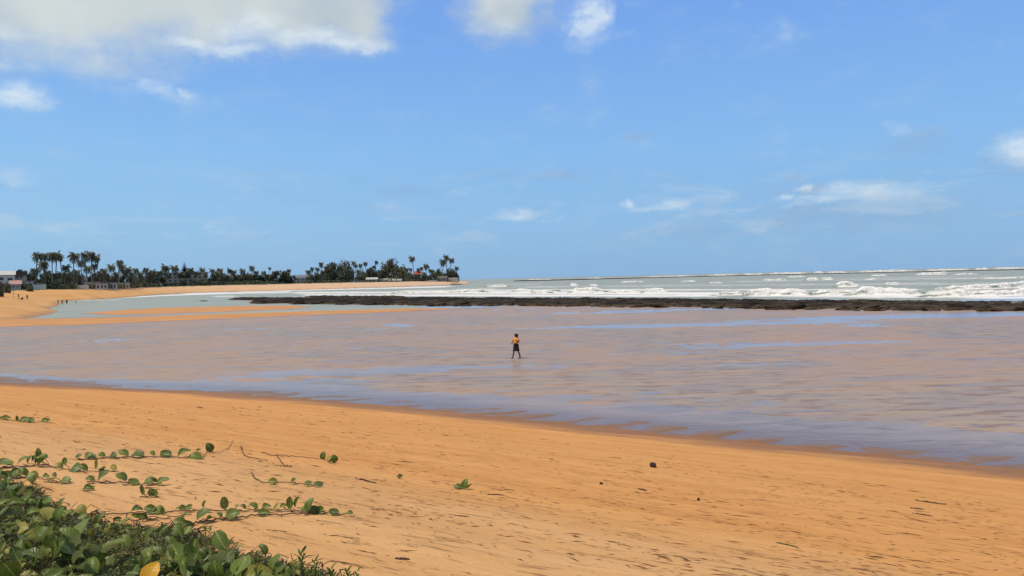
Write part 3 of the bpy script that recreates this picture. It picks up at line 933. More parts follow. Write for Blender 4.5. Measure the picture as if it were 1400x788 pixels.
r2, (rpx2, rf2) = reef('long tapering tongue of dark rock in front of the foam, left of the main shelf', [337, 350, 372, 400, 440, 480], [415.4, 415.6, 415.3, 414.6, 413.8, 413.4], [413.6, 411.8, 411.2, 410.8, 410.2, 410.0], .6, 15, 260, 16)
r3, _ = reef('flat dark rock platform farther out in the bay, behind the tapering tongue', [308, 322, 345, 370, 395, 414, 432], [410.8, 410.7, 411.0, 411, 410.4, 408.9, 408.6], [409.9, 408.2, 407.6, 407.5, 407.8, 407.8, 407.9], .6, 25, 260, 16)
r5, _ = reef('thin line of dark rock showing above the surf behind the main shelf', [410, 440, 480, 520, 560], [407.3, 407.5, 407.5, 407.4, 407.0], [405.6, 405.2, 405.5, 405.6, 406.2], .6, 37, 200, 14)
r4, _ = reef('small isolated sliver of dark rock in the calm bay water', [267, 272, 280, 287], [412.2, 412.4, 412.3, 411.9], [411.2, 410.9, 410.8, 411.1], .45, 35, 60, 12)
r6, _ = reef('thin dark outer reef line just below the horizon', [700, 760, 860, 1000, 1100, 1240, 1400, 1500], [385.0, 383.7, 381.2, 377.6, 375.5, 372.6, 369.2, 366.9], [384.0, 382.9, 380.5, 377.0, 374.9, 371.9, 368.5, 366.2], .9, 45, 500, 12, rough=2.0)

reef('low dark rocks at the waterline under the right tip of the headland', [598, 606, 616, 626, 635], [389.6, 389.8, 389.6, 389.4, 389.1], [388.2, 388.0, 387.8, 387.6, 388.0], 1.5, 55, 160, 12)

# ------------------------------------------------------------------ palms
def frond(mb, origin, az_, el_, L, rnd, droop=1.0, wind=0.0):
    n = 9
    d = Vector((math.sin(az_), math.cos(az_), 0))
    side = Vector((d.y, -d.x, 0))
    pts, p, e = [], Vector(origin), el_
    for i in range(n + 1):
        pts.append(p.copy())
        p = p + (d * math.cos(e) + Vector((0, 0, 1)) * math.sin(e)) * (L / n) + Vector((wind * L * .02 * i / n, 0, 0))
        e -= droop * 2.1 / n
    for i in range(n):
        a, b = pts[i], pts[i + 1]
        w = L * 0.30 * math.sin(math.pi * min(1, (i + 1.2) / (n + 1.0))) ** .6
        for s in (-1, 1):
            for k in range(2):
                q = a.lerp(b, k * .5 + .05); q2 = a.lerp(b, k * .5 + .42)
                tip = q2 + side * s * w * rnd.uniform(.8, 1.1) + d * w * .35 + Vector((0, 0, -w * rnd.uniform(.45, .95)))
                mb.add([q, q2, tip, q.lerp(tip, .6) - d * w * .12], [(0, 1, 2, 3)])
    mb.tube(pts, [L * .012] * len(pts), 3, False)


crowns, trunks = [], []
for k in range(6):
    rnd = random.Random(100 + k)
    mb = MB()
    nf = rnd.randint(24, 30)
    for j in range(nf):
        a = j * 2.399 + rnd.uniform(-.2, .2)
        e = R(75) - (j / nf) * R(105) + rnd.uniform(-.1, .1)
        frond(mb, (0, 0, 0), a, e, rnd.uniform(.85, 1.1), rnd, rnd.uniform(.75, 1.15), rnd.uniform(-3, -1))
    for j in range(7):
        a = rnd.uniform(0, 6.28)
        c0 = Vector((math.cos(a) * .09, math.sin(a) * .09, -.10))
        mb.tube([c0 - Vector((0, 0, .05)), c0, c0 + Vector((0, 0, .05))], [.02, .045, .02], 5)
    crowns.append(mb.mesh('crown', M['frond']))
for k in range(4):
    lean = [(-.07, .03), (.06, 0), (.10, -.04), (-.02, .05)][k]
    mb = MB()
    pts = [(lean[0] * (t ** 1.6), lean[1] * (t ** 1.6), t) for t in np.linspace(0, 1, 9)]
    mb.tube(pts, [0.028 - .014 * min(1, t * 2.2) for t in np.linspace(0, 1, 9)], 7)
    trunks.append((mb.mesh('trunk', M['trunk'], True), lean))

far_Y = np.array([(0, 335), (40, 345), (90, 372), (150, 450), (220, 550), (300, 600), (400, 640), (500, 675), (600, 785), (640, 800)], float)


def shoreY(px):
    return float(np.interp(px, far_Y[:, 0], far_Y[:, 1]))


def palm(px, py, rpx, back, label, group, lean=None, tall=True):
    Y = shoreY(px) + back
    top = at_depth(px, py, Y)
    crown_r = rpx / FPX * Y * 1.27
    li = lean if lean is not None else random.randrange(4)
    me, ln = trunks[li]
    z0 = zg(top.x, top.y)
    h = max(top.z - z0, 1.5)
    x0 = top.x - ln[0] * h
    y0 = top.y - ln[1] * h
    root = empty('coconut_palm', (x0, y0, z0 - .1))
    tag(root, label, 'palm tree', group)
    t = link('trunk', me, root)
    w = 0.42 / 0.028 / 1.6
    t.scale = (h if False else h, h, h + .1)
    t2 = h
    c = link('crown', crowns[random.randrange(6)], root, (ln[0] * h, ln[1] * h, h + .05))
    c.scale = (crown_r * random.uniform(.80, .95), crown_r, crown_r * random.uniform(1.1, 1.4))
    c.rotation_euler = (random.uniform(-.15, .15), random.uniform(-.25, .05), random.uniform(0, 6.28))
    return root


G1 = 'coconut palms along the far shore'
named = [
    (51, 350, 8.5, 12, 'tall coconut palm on the left of the leftmost tall cluster, above the roofs'),
    (61.5, 351, 6.5, 18, 'tall coconut palm with a narrow crown, second from the left in the leftmost tall cluster'),
    (60, 362, 7.5, 4, 'shorter coconut palm whose crown hangs under the tops of the leftmost tall cluster'),
    (71, 350, 7.5, 8, 'tall coconut palm with a bare upright trunk seen against the sky in the leftmost cluster'),
    (78, 348.5, 7, 14, 'tall coconut palm with a leaning trunk at the right of the leftmost tall cluster'),
    (82, 352, 5, 22, 'slim coconut palm with outstretched fronds, rightmost crown of the leftmost tall cluster'),
    (90, 366, 6.5, 10, 'mid height coconut palm standing alone between the two tall palm clusters'),
    (101.5, 350.5, 8, 6, 'tall coconut palm with a bare trunk at the left of the second tall cluster'),
    (110, 359, 6.5, 12, 'coconut palm with a low crown behind the square tower'),
    (115.5, 350, 7, 16, 'tall coconut palm straight above the square tower'),
    (125, 349, 7.5, 10, 'tall coconut palm with the highest crown of the second tall cluster'),
    (131, 353, 6.5, 20, 'tall coconut palm at the right edge of the second tall cluster'),
    (129.5, 364, 5.5, 4, 'shorter coconut palm under the right edge of the second tall cluster'),
    (119.5, 367, 6, 26, 'short coconut palm just right of the square tower'),
    (47.5, 371, 7.5, 8, 'squat coconut palm below the leftmost tall palm'),
    (152.6, 365.5, 5.5, 10, 'round crowned coconut palm left of the lone tall palm in the low row'),
    (163.5, 359, 5.5, 8, 'tallest coconut palm between the second cluster and the apartment block'),
    (166, 366.5, 6, 16, 'coconut palm pressed against the right of the tallest palm of the low row'),
    (225.6, 366.5, 6.5, 6, 'coconut palm with drooping fronds at the left end of the apartment block'),
    (238.8, 367, 6.5, 6, 'coconut palm with spreading fronds left of the pointed pine'),
    (261, 369.5, 6, 6, 'coconut palm just right of the pointed pine'),
    (344.4, 366.5, 4.2, 18, 'slender coconut palm above the hedge, right of the apartment block'),
    (368.6, 367, 2.4, 30, 'tiny coconut palm crown standing clear above the dark hedge'),
    (395, 370, 3.5, 8, 'coconut palm at the right end of the dark hedge beside the pale house'),
    (426.5, 368, 3.6, 6, 'coconut palm just right of the pale house with a grey roof'),
    (438.6, 361.5, 4.2, 14, 'coconut palm with the highest crown left of the dark domed tree'),
    (483.5, 359.5, 3.6, 14, 'coconut palm with a thin pale trunk right of the dark domed tree'),
    (492.6, 363, 3.2, 20, 'small palm crown in the middle of the trio between the two domed trees'),
    (499.3, 360.5, 3.6, 24, 'right palm of the trio between the two domed trees'),
    (514.4, 358.5, 3.6, 14, 'coconut palm just left of the big rounded tree'),
    (563.5, 353.5, 5, 10, 'lone tall coconut palm with a thin bare trunk beside the red roof'),
    (582.7, 364.2, 4.6, 8, 'mid height coconut palm between the red roof and the tall point trio'),
    (610.2, 351.8, 4.4, 14, 'highest coconut palm of the trio near the end of the point'),
    (606, 358.2, 5.4, 6, 'full crowned coconut palm on the left of the trio near the end of the point'),
    (617, 355.8, 4.6, 20, 'right hand coconut palm of the trio near the end of the point'),
    (624.6, 366.5, 3.4, 12, 'last small coconut palm at the very end of the point'),
]
for n_, q in enumerate(named):
    palm(q[0], q[1], q[2], q[3], q[4], G1, lean={3: 3, 4: 2}.get(n_))
rows = [
    ('low coconut palm between the gabled house and tower', [(31, 373.5), (39, 377), (63.5, 374), (72, 377), (84, 376), (97, 375), (105, 372)], 6.2),
    ('low coconut palm between the tower and apartment block', [(136, 374), (141, 371), (146, 376), (159, 375), (171, 374), (175.2, 369), (180, 375), (185.6, 370), (192, 375), (199, 369.5), (203, 375), (208, 373), (213, 376), (218.6, 373.5)], 5.4),
    ('low coconut palm in front of the apartment block', [(230, 378), (244.5, 376), (253, 374), (267.7, 373.5), (276.7, 369.5), (281, 375)], 4.4),
    ('low coconut palm between apartment block and grey roofed house', [(290.8, 370.5), (292, 377), (297, 374), (300.7, 370), (305, 376), (313.9, 370), (319, 373), (332, 371), (337, 376), (350, 373), (361, 373.5)], 4.8),
    ('low coconut palm between grey roofed house and domed tree', [(421.5, 372), (425, 377), (432.5, 375), (434, 368), (441, 372), (445.5, 366), (449.7, 364)], 3.8),
    ('low coconut palm between the two domed trees', [(486.6, 363.5), (507, 367), (511.5, 365), (503, 371)], 3.2),
    ('low coconut palm between big rounded tree and red roof', [(551.8, 371), (556, 369), (561.5, 368.5), (548, 374)], 3.4),
    ('low coconut palm between the red roof and the point', [(571.5, 368.8), (576, 367), (588, 370), (591, 370.5), (580, 374), (597, 374)], 3.3),
]
ORD = ['first', 'second', 'third', 'fourth', 'fifth', 'sixth', 'seventh', 'eighth', 'ninth', 'tenth', 'eleventh', 'twelfth', 'thirteenth', 'fourteenth', 'fifteenth']
for lb, ps, r_ in rows:
    for i, (x, y) in enumerate(sorted(ps)):
        palm(x, y, r_ * random.uniform(.9, 1.1), random.uniform(2, 30), lb.replace('low coconut palm', ORD[i] + ' low coconut palm from the left'), lb.replace('low coconut palm', 'low coconut palms'))

# ------------------------------------------------------------------ broad trees and bushes
def tree_parts(seed, n=3400, flat=.8, hole=.15):
    rnd = random.Random(seed)
    clumps = []
    for i in range(34):
        a, r_ = rnd.uniform(0, 6.28), rnd.random() ** .5
        z = rnd.uniform(0.10, .95)
        rr_ = math.sqrt(max(0.02, 1 - (z - .25) ** 2 * 1.35)) * r_
        clumps.append((Vector((math.cos(a) * rr_ * .9, math.sin(a) * rr_ * .9, z * .92)), rnd.uniform(.16, .32)))
    mb = MB()
    for i in range(n):
        c, s = rnd.choice(clumps)
        d = Vector((rnd.gauss(0, 1), rnd.gauss(0, 1), rnd.gauss(0, .8))).normalized() * s * rnd.uniform(.55, 1.05)
        p = c + d
        u = Vector((rnd.gauss(0, 1), rnd.gauss(0, 1), rnd.gauss(0, .6))).normalized()
        w = u.orthogonal().normalized()
        l = rnd.uniform(.035, .075)
        mb.add([p - u * l, p + w * l * .6, p + u * l, p - w * l * .6], [(0, 1, 2, 3)])
    crown = mb.mesh('crown', M['tree_leaf'])
    tb = MB()
    tb.tube([(0, 0, -.02), (.01, 0, .16), (0, .01, .34)], [.05, .04, .03], 7)
    for c, s in clumps[:9]:
        tb.tube([(0, 0, .2), c * .5 + Vector((0, 0, .1)), c], [.028, .018, .006], 5)
    return crown, tb.mesh('trunk', M['trunk'])


tvar = [tree_parts(200 + i) for i in range(4)]


def tree(px, ytop, wpx, back, label, group=None, ybase=None, nm='broadleaf_tree', cat='tree'):
    Y = shoreY(px) + back
    top = at_depth(px, ytop, Y)
    z0 = zg(top.x, top.y)
    if ybase: z0 = max(z0, at_depth(px, ybase, Y).z)
    h = top.z - z0
    root = empty(nm, (top.x, top.y, z0))
    root.rotation_euler.z = random.uniform(0, 6.28)
    w = wpx / 2 / FPX * Y
    cr, tr_ = tvar[random.randrange(4)]
    for n_, me in (('crown', cr), ('trunk', tr_)):
        o = link(n_, me, root)
        o.scale = (w, w * .8, h)
    tag(root, label, cat, group)


ORD2 = ['leftmost', 'second from left,', 'third from left,', 'fourth from left,', 'fifth from left,', 'sixth from left,', 'seventh from left,', 'eighth from left,', 'ninth from left,', 'tenth from left,', 'rightmost']
tree(464, 358.5, 44, 12, 'large dark domed tree standing over the shore right of the pale house')
tree(537, 355.8, 40, 10, 'largest rounded dark tree on the shore, above the pale low roof')
tree(383, 371, 42, 6, 'wide flat topped dark tree beside the pale house on its left')
for i, (x, y, w) in enumerate(sorted([(452, 372, 26), (476, 370, 28), (494, 369, 26), (508, 368, 24), (520, 369, 24), (556, 373, 26), (564, 376, 20)])):
    tree(x, y, w, 22 + i, ORD2[i] + ' bushy dark tree around the two domed trees', 'bushy trees around the domed trees')
for i, (x, y, w) in enumerate(sorted([(601, 368.5, 20), (613, 368.5, 22), (622, 370, 14), (590, 373, 18), (580, 375, 20), (572, 377, 18)])):
    tree(x, y, w, 10 + i, ORD2[i] + ' dense low tree on the point under the palm trio', 'dense low trees on the point')
for i, (x, y, w) in enumerate(sorted([(300, 376, 30), (318, 376, 26), (335, 375, 30), (352, 376, 28), (366, 376, 28), (288, 378, 22), (326, 379, 26)])):
    tree(x, y, w, 14 + i, ORD2[i] + ' bushy tree in the hedge right of the apartment block', 'bushy trees in the long hedge')
for i, (x, y, w) in enumerate(sorted([(140, 375, 30), (157, 376, 28), (172, 377, 28), (188, 377, 28), (203, 378, 28), (218, 378, 24), (132, 374, 24), (147, 379, 24)])):
    tree(x, y, w, 24 + i, ORD2[i] + ' bushy tree between the tower and the apartment block', 'bushy trees right of the tower')
for i, (x, y, w) in enumerate(sorted([(33, 372, 20), (47, 376, 22), (59, 375, 24), (70, 377, 26), (83, 374, 24), (94, 373, 22), (104, 376, 20), (114, 376, 20), (125, 374, 20), (76, 382, 24), (52, 382, 18)])):
    tree(x, y, w, 16 + i, ORD2[i] + ' bushy tree under the tall palm clusters', 'bushy trees under the tall palms')
for i, (x, y, w) in enumerate(sorted([(250, 383, 12), (264, 384, 12), (277, 381, 16)])):
    tree(x, y, w, 4 + i, ORD2[i] + ' low green tree at the foot of the apartment block', 'low trees by the apartment block')
def scrub_band():
    rnd = random.Random(55)
    mb = MB()
    for x in np.arange(24, 628, 0.16):
        Y = shoreY(x) + rnd.uniform(-1, 6)
        p = at_depth(x, 380, Y)
        z0 = zg(p.x, p.y) if rnd.random() < .02 or x < 25 else None
        if z0 is None: z0 = scrub_band.z
        scrub_band.z = z0
        hh = (1.4 + 2.6 * fbm(x * .09, 0.3, 97, 3)) * (1 if x < 430 else .8)
        for k in range(3):
            c = Vector((p.x + rnd.uniform(-.5, .5), Y + rnd.uniform(-1, 1), z0 + hh * rnd.random() ** .8))
            u = Vector((rnd.gauss(0, 1), rnd.gauss(0, 1), rnd.gauss(0, .6))).normalized()
            w = u.orthogonal().normalized()
            l = rnd.uniform(.25, .6)
            mb.add([c - u * l, c + w * l * .6, c + u * l, c - w * l * .6], [(0, 1, 2, 3)])
    tag(mb.build('beach_scrub', M['tree_leaf']), 'continuous line of low dark scrub along the top of the far beach', 'scrub', kind='stuff')


scrub_band()

for x, y, w, lb in [(430, 376.5, 18, 'low bushy tree right of the grey roofed house, under the palms'), (438, 373, 18, 'bushy tree filling the gap before the first domed tree'), (400, 377, 14, 'small tree touching the left wall of the grey roofed house'), (421, 378, 12, 'small tree touching the right wall of the grey roofed house')]:
    tree(x, y, w, 8, lb)

# pointed Norfolk pine
Y = shoreY(252) + 20
top = at_depth(252, 357.5, Y)
z0 = zg(top.x, top.y)
h = top.z - z0
root = tag(empty('norfolk_pine', (top.x, top.y, z0)), 'pointed conical pine rising above the apartment block', 'tree')
mb = MB(); mb.tube([(0, 0, 0), (0, 0, h * .98)], [.3, .05], 8); mb.build('trunk', M['trunk'], root)
mb = MB()
rnd = random.Random(3)
for k in range(26):
    z = h * (.30 + .70 * k / 26)
    rr_ = (h - z) * .42 + .3
    for j in range(9):
        a = j / 9 * 6.28 + k * .4
        tip = Vector((math.cos(a) * rr_, math.sin(a) * rr_, z + .25 * rr_))
        sd_ = Vector((-math.sin(a), math.cos(a), 0)) * rr_ * .28
        mb.add([(0, 0, z), tip * .6 + Vector((0, 0, z * .4)) + sd_, tip, tip * .6 + Vector((0, 0, z * .4)) - sd_], [(0, 1, 2, 3)])
mb.build('crown', M['pine'], root)


# ------------------------------------------------------------------ buildings
def building(px0, px1, yeave, ybase, back, label, wall='white_wall', roof=None, ridge=None, windows=((.2, .5), (.5, .5), (.8, .5)), wsize=(.12, .3),
             depth=8, gable='side', name='house', cat='house', door=None, over=.5):
    Y = shoreY((px0 + px1) / 2) + back
    a, b = at_depth(px0, yeave, Y), at_depth(px1, yeave, Y)
    zb = min(at_depth((px0 + px1) / 2, ybase, Y).z, zg((a.x + b.x) / 2, Y))
    w = b.x - a.x
    H = (a.z + b.z) / 2 - zb
    root = tag(empty(name, ((a.x + b.x) / 2, Y, zb)), label, cat)
    th_ = math.atan2(-a.x, Y) * .95
    root.rotation_euler.z = th_
    w = w * math.cos(th_)
    mb = MB(); mb.box(-w / 2, w / 2, 0, depth, -1.5, H); mb.build('wall', M[wall], root)
    ww, wh_ = wsize[0] * w, wsize[1] * H
    for fx, fz in windows:
        x, z = (fx - .5) * w, fz * H
        mb = MB()
        for (x0, x1, z0, z1) in ((-ww / 2 - .08, ww / 2 + .08, wh_ / 2, wh_ / 2 + .08), (-ww / 2 - .08, ww / 2 + .08, -wh_ / 2 - .1, -wh_ / 2), (-ww / 2 - .08, -ww / 2, -wh_ / 2, wh_ / 2), (ww / 2, ww / 2 + .08, -wh_ / 2, wh_ / 2)):
            mb.box(x + x0, x + x1, -.10, -.003, z + z0, z + z1)
        f = mb.build('window', M['grey_wall'], root)
        mb = MB(); mb.box(x - ww / 2, x + ww / 2, -.04, -.004, z - wh_ / 2, z + wh_ / 2); mb.build('pane', M['glass'], f)
    if door:
        mb = MB(); x = (door - .5) * w; mb.box(x - .5, x + .5, -.06, -.003, -.2, min(2.1, H * .8)); mb.build('door', M['door'], root)
    if roof:
        rh = (yeave - ridge) / FPX * Y if ridge is not None else .5
        mb = MB(); o = over
        if gable == 'side':
            P = [(-w / 2 - o, -o, H - .1), (w / 2 + o, -o, H - .1), (w / 2 + o, depth + o, H - .1), (-w / 2 - o, depth + o, H - .1), (-w / 2 - o, depth / 2, H + rh), (w / 2 + o, depth / 2, H + rh)]
            mb.add(P, [(0, 1, 5, 4), (2, 3, 4, 5), (0, 4, 3), (1, 2, 5), (0, 3, 2, 1)])
        elif gable == 'front':
            P = [(-w / 2 - o, -o, H - .1), (w / 2 + o, -o, H - .1), (w / 2 + o, depth + o, H - .1), (-w / 2 - o, depth + o, H - .1), (0, -o, H + rh), (0, depth + o, H + rh)]
            mb.add(P, [(0, 4, 5, 3), (1, 2, 5, 4), (0, 1, 4), (2, 3, 5), (0, 3, 2, 1)])
        else:
            mb.box(-w / 2 - o, w / 2 + o, -o, depth + o, H, H + max(rh, .3))
        mb.build('roof', M[roof], root)
    return root


building(-30, 20, 376, 396, 6, 'two storey white house at the left edge with dark window bands', roof='pale_roof', ridge=370.5, windows=((.35, .72), (.62, .72), (.87, .68), (.35, .3), (.66, .3)), wsize=(.13, .17), depth=10)
building(17, 36, 376.5, 394, 10, 'tall house with a steep dark brown gable beside the white house', wall='beige_wall', roof='brown_roof', ridge=368.2, gable='front', windows=((.35, .88), (.62, .88), (.5, .45)), wsize=(.16, .14), depth=9, over=.9)
building(14, 28, 388.5, 394, -3, 'low porch with a faded pink tiled roof below the gabled house', wall='beige_wall', roof='pink_roof', ridge=383.5, windows=((.3, .5), (.7, .5)), depth=5)
building(35, 46, 385, 394, 2, 'small white annex between the gabled house and the long white wall', wall='white_wall', roof='grey_roof', ridge=384, gable='flat', windows=((.3, .5), (.7, .5)), depth=5)
building(114.3, 119, 380, 394, -6, 'narrow square concrete tower with one small opening on the beach front', wall='grey_wall', roof='grey_wall', ridge=379.2, gable='flat', windows=((.5, .72),), wsize=(.42, .16), depth=1.8, name='lookout_tower', cat='tower', over=.15)
building(121, 147, 387.6, 394, -3, 'long low white beach bar with a shallow brown roof right of the tower', roof='brown_roof', ridge=385.3, windows=((.12, .45), (.3, .45), (.5, .45), (.7, .45), (.88, .45)), wsize=(.09, .45), depth=8, name='beach_bar', cat='beach bar')
building(149, 160, 387.2, 394, -1, 'small white hut with two dark openings right of the beach bar', windows=((.3, .5), (.7, .5)), roof='grey_roof', ridge=386.2, gable='flat', wsize=(.18, .45), depth=5, name='beach_hut', cat='hut')
building(162, 177, 388, 394, 0, 'long pale hut at the right end of the row of beach huts', wall='beige_wall', windows=((.2, .5), (.5, .5), (.8, .5)), roof='pale_roof', ridge=386.9, gable='flat', depth=5, name='beach_hut', cat='hut')
building(104, 121, 390, 394, -8, 'low pale terrace wall at the foot of the tower', wall='white_wall', windows=(), depth=.5, name='terrace_wall', cat='wall')
building(45, 63, 389.2, 394, -6, 'long low white garden wall under the tall palms', windows=(), depth=.4, name='garden_wall', cat='wall')
ap = building(222, 284, 373.0, 392, 26, 'wide four storey pale beige apartment block behind the palms', wall='beige_wall', roof='pale_roof', ridge=373.6, gable='flat',
              windows=tuple((x, z) for z in (.18, .42, .66, .88) for x in (.06, .17, .28, .39, .5, .61, .72, .83, .94)), wsize=(.055, .12), depth=14, name='apartment_block', cat='apartment block')
building(403, 420, 379.5, 388, 16, 'pale flat fronted house with a grey hipped roof left of the domed tree', wall='white_wall', roof='grey_roof', ridge=375.8, windows=((.25, .6), (.6, .6)), wsize=(.2, .2), depth=10)
building(404, 412, 383.5, 388, 2, 'small white garage in front of the grey roofed house', wall='white_wall', windows=((.5, .5),), wsize=(.3, .4), depth=6, name='garage', cat='garage')
building(443, 457, 370, 388, 34, 'pale rendered house half hidden behind the first domed tree', wall='grey_wall', roof='pale_roof', ridge=367, windows=((.3, .6), (.7, .6)), depth=9)
building(501, 516, 382, 387, 3, 'small cream cottage with a chimney between the domed trees', wall='beige_wall', roof='pale_roof', ridge=379.6, windows=((.3, .5), (.7, .5)), depth=6)
building(518, 549, 383.8, 387, 1, 'long low pavilion with a pale greenish roof under the big rounded tree', wall='grey_wall', roof='pale_roof', ridge=381, windows=((.2, .5), (.5, .5), (.8, .5)), depth=7, name='pavilion', cat='pavilion')
building(566, 576.5, 374.5, 386, 12, 'house with a bright red roof on the point', wall='beige_wall', roof='red_roof', ridge=371, windows=((.3, .8), (.7, .8)), wsize=(.2, .12), depth=7)
building(477, 498, 385.5, 388, -3, 'low stone sea wall on the beach below the domed trees', wall='stone', windows=(), depth=.5, name='sea_wall', cat='wall')
building(598, 611, 379.6, 385, 3, 'low pale stone house near the end of the point', wall='stone', roof='pale_roof', ridge=378.3, gable='flat', windows=((.3, .5), (.7, .5)), depth=6)
building(612, 626, 379.8, 385, 0, 'pale boundary wall at the very end of the point', wall='beige_wall', windows=(), depth=.5, name='boundary_wall', cat='wall')
building(575, 598, 383.2, 386, -2, 'dark stone retaining wall on the point below the palms', wall='grey_wall', windows=(), depth=.5, name='retaining_wall', cat='wall')

# dark shrub and pink flowering bush at the left edge
far_Y0 = far_Y.copy()


def bush(px, ytop, wpx, Y, label, cr=0, pink=False):
    top = at_depth(px, ytop, Y)
    z0 = zg(top.x, top.y) - .2
    h = max(top.z - z0, 1)
    root = tag(empty('beach_shrub' if not pink else 'flowering_bush', (top.x, top.y, z0)), label, 'bush')
    w = wpx / 2 / FPX * Y
    me = tvar[cr][0]
    if pink:
        me = me.copy(); me.materials.clear(); me.materials.append(M['bush_pink'])
    o = link('crown', me, root); o.scale = (w, w, h)
    o = link('trunk', tvar[cr][1], root); o.scale = (w * .7, w * .7, h)


bush(-9, 384, 24, 215, 'dark shrub cut by the left edge of the picture beside the sand', 1)
bush(9, 387, 12, 300, 'dark rounded shrub in front of the white house', 2)
bush(-1, 386, 10, 225, 'pink flowering bush at the left edge in front of the white house', 3, True)
bush(40, 391.8, 11, 325, 'low dark shrub at the top of the sand below the gabled house', 0)

# ------------------------------------------------------------------ people
def skin_body(name, joints, edges, radii_, material, parent, levels=2, extra=None):
    me = bpy.data.meshes.new(name)
    keys = list(joints)
    ix = {k: i for i, k in enumerate(keys)}
    me.from_pydata([joints[k] for k in keys], [(ix[a], ix[b]) for a, b in edges], [])
    o = bpy.data.objects.new(name, me)
    C.objects.link(o)
    md = o.modifiers.new('skin', 'SKIN')
    md.use_smooth_shade = True
    sv = me.skin_vertices[0].data
    for k in keys:
        r_ = radii_[k]
        sv[ix[k]].radius = r_ if isinstance(r_, tuple) else (r_, r_)
        sv[ix[k]].use_root = (k == 'pelvis')
    ms = o.modifiers.new('sub', 'SUBSURF'); ms.levels = levels; ms.render_levels = levels
    dg = bpy.context.evaluated_depsgraph_get()
    dg.update()
    nm = bpy.data.meshes.new_from_object(o.evaluated_get(dg))
    nm.name = name
    bpy.data.objects.remove(o)
    nm.materials.clear(); nm.materials.append(material)
    nm.polygons.foreach_set('use_smooth', [True] * len(nm.polygons))
    return link(name, nm, parent)


def loft(mb, rings, n=20):
    """rings: (centre, rx, ry) ellipses stacked"""
    vs = []
    for c, rx, ry in rings:
        c = Vector(c)
        vs += [c + Vector((math.cos(2 * math.pi * k / n) * rx, math.sin(2 * math.pi * k / n) * ry, 0)) for k in range(n)]
    fs = [(i * n + k, i * n + (k + 1) % n, (i + 1) * n + (k + 1) % n, (i + 1) * n + k) for i in range(len(rings) - 1) for k in range(n)]
    fs += [tuple(range(n))[::-1], tuple((len(rings) - 1) * n + k for k in range(n))]
    mb.add(vs, fs)


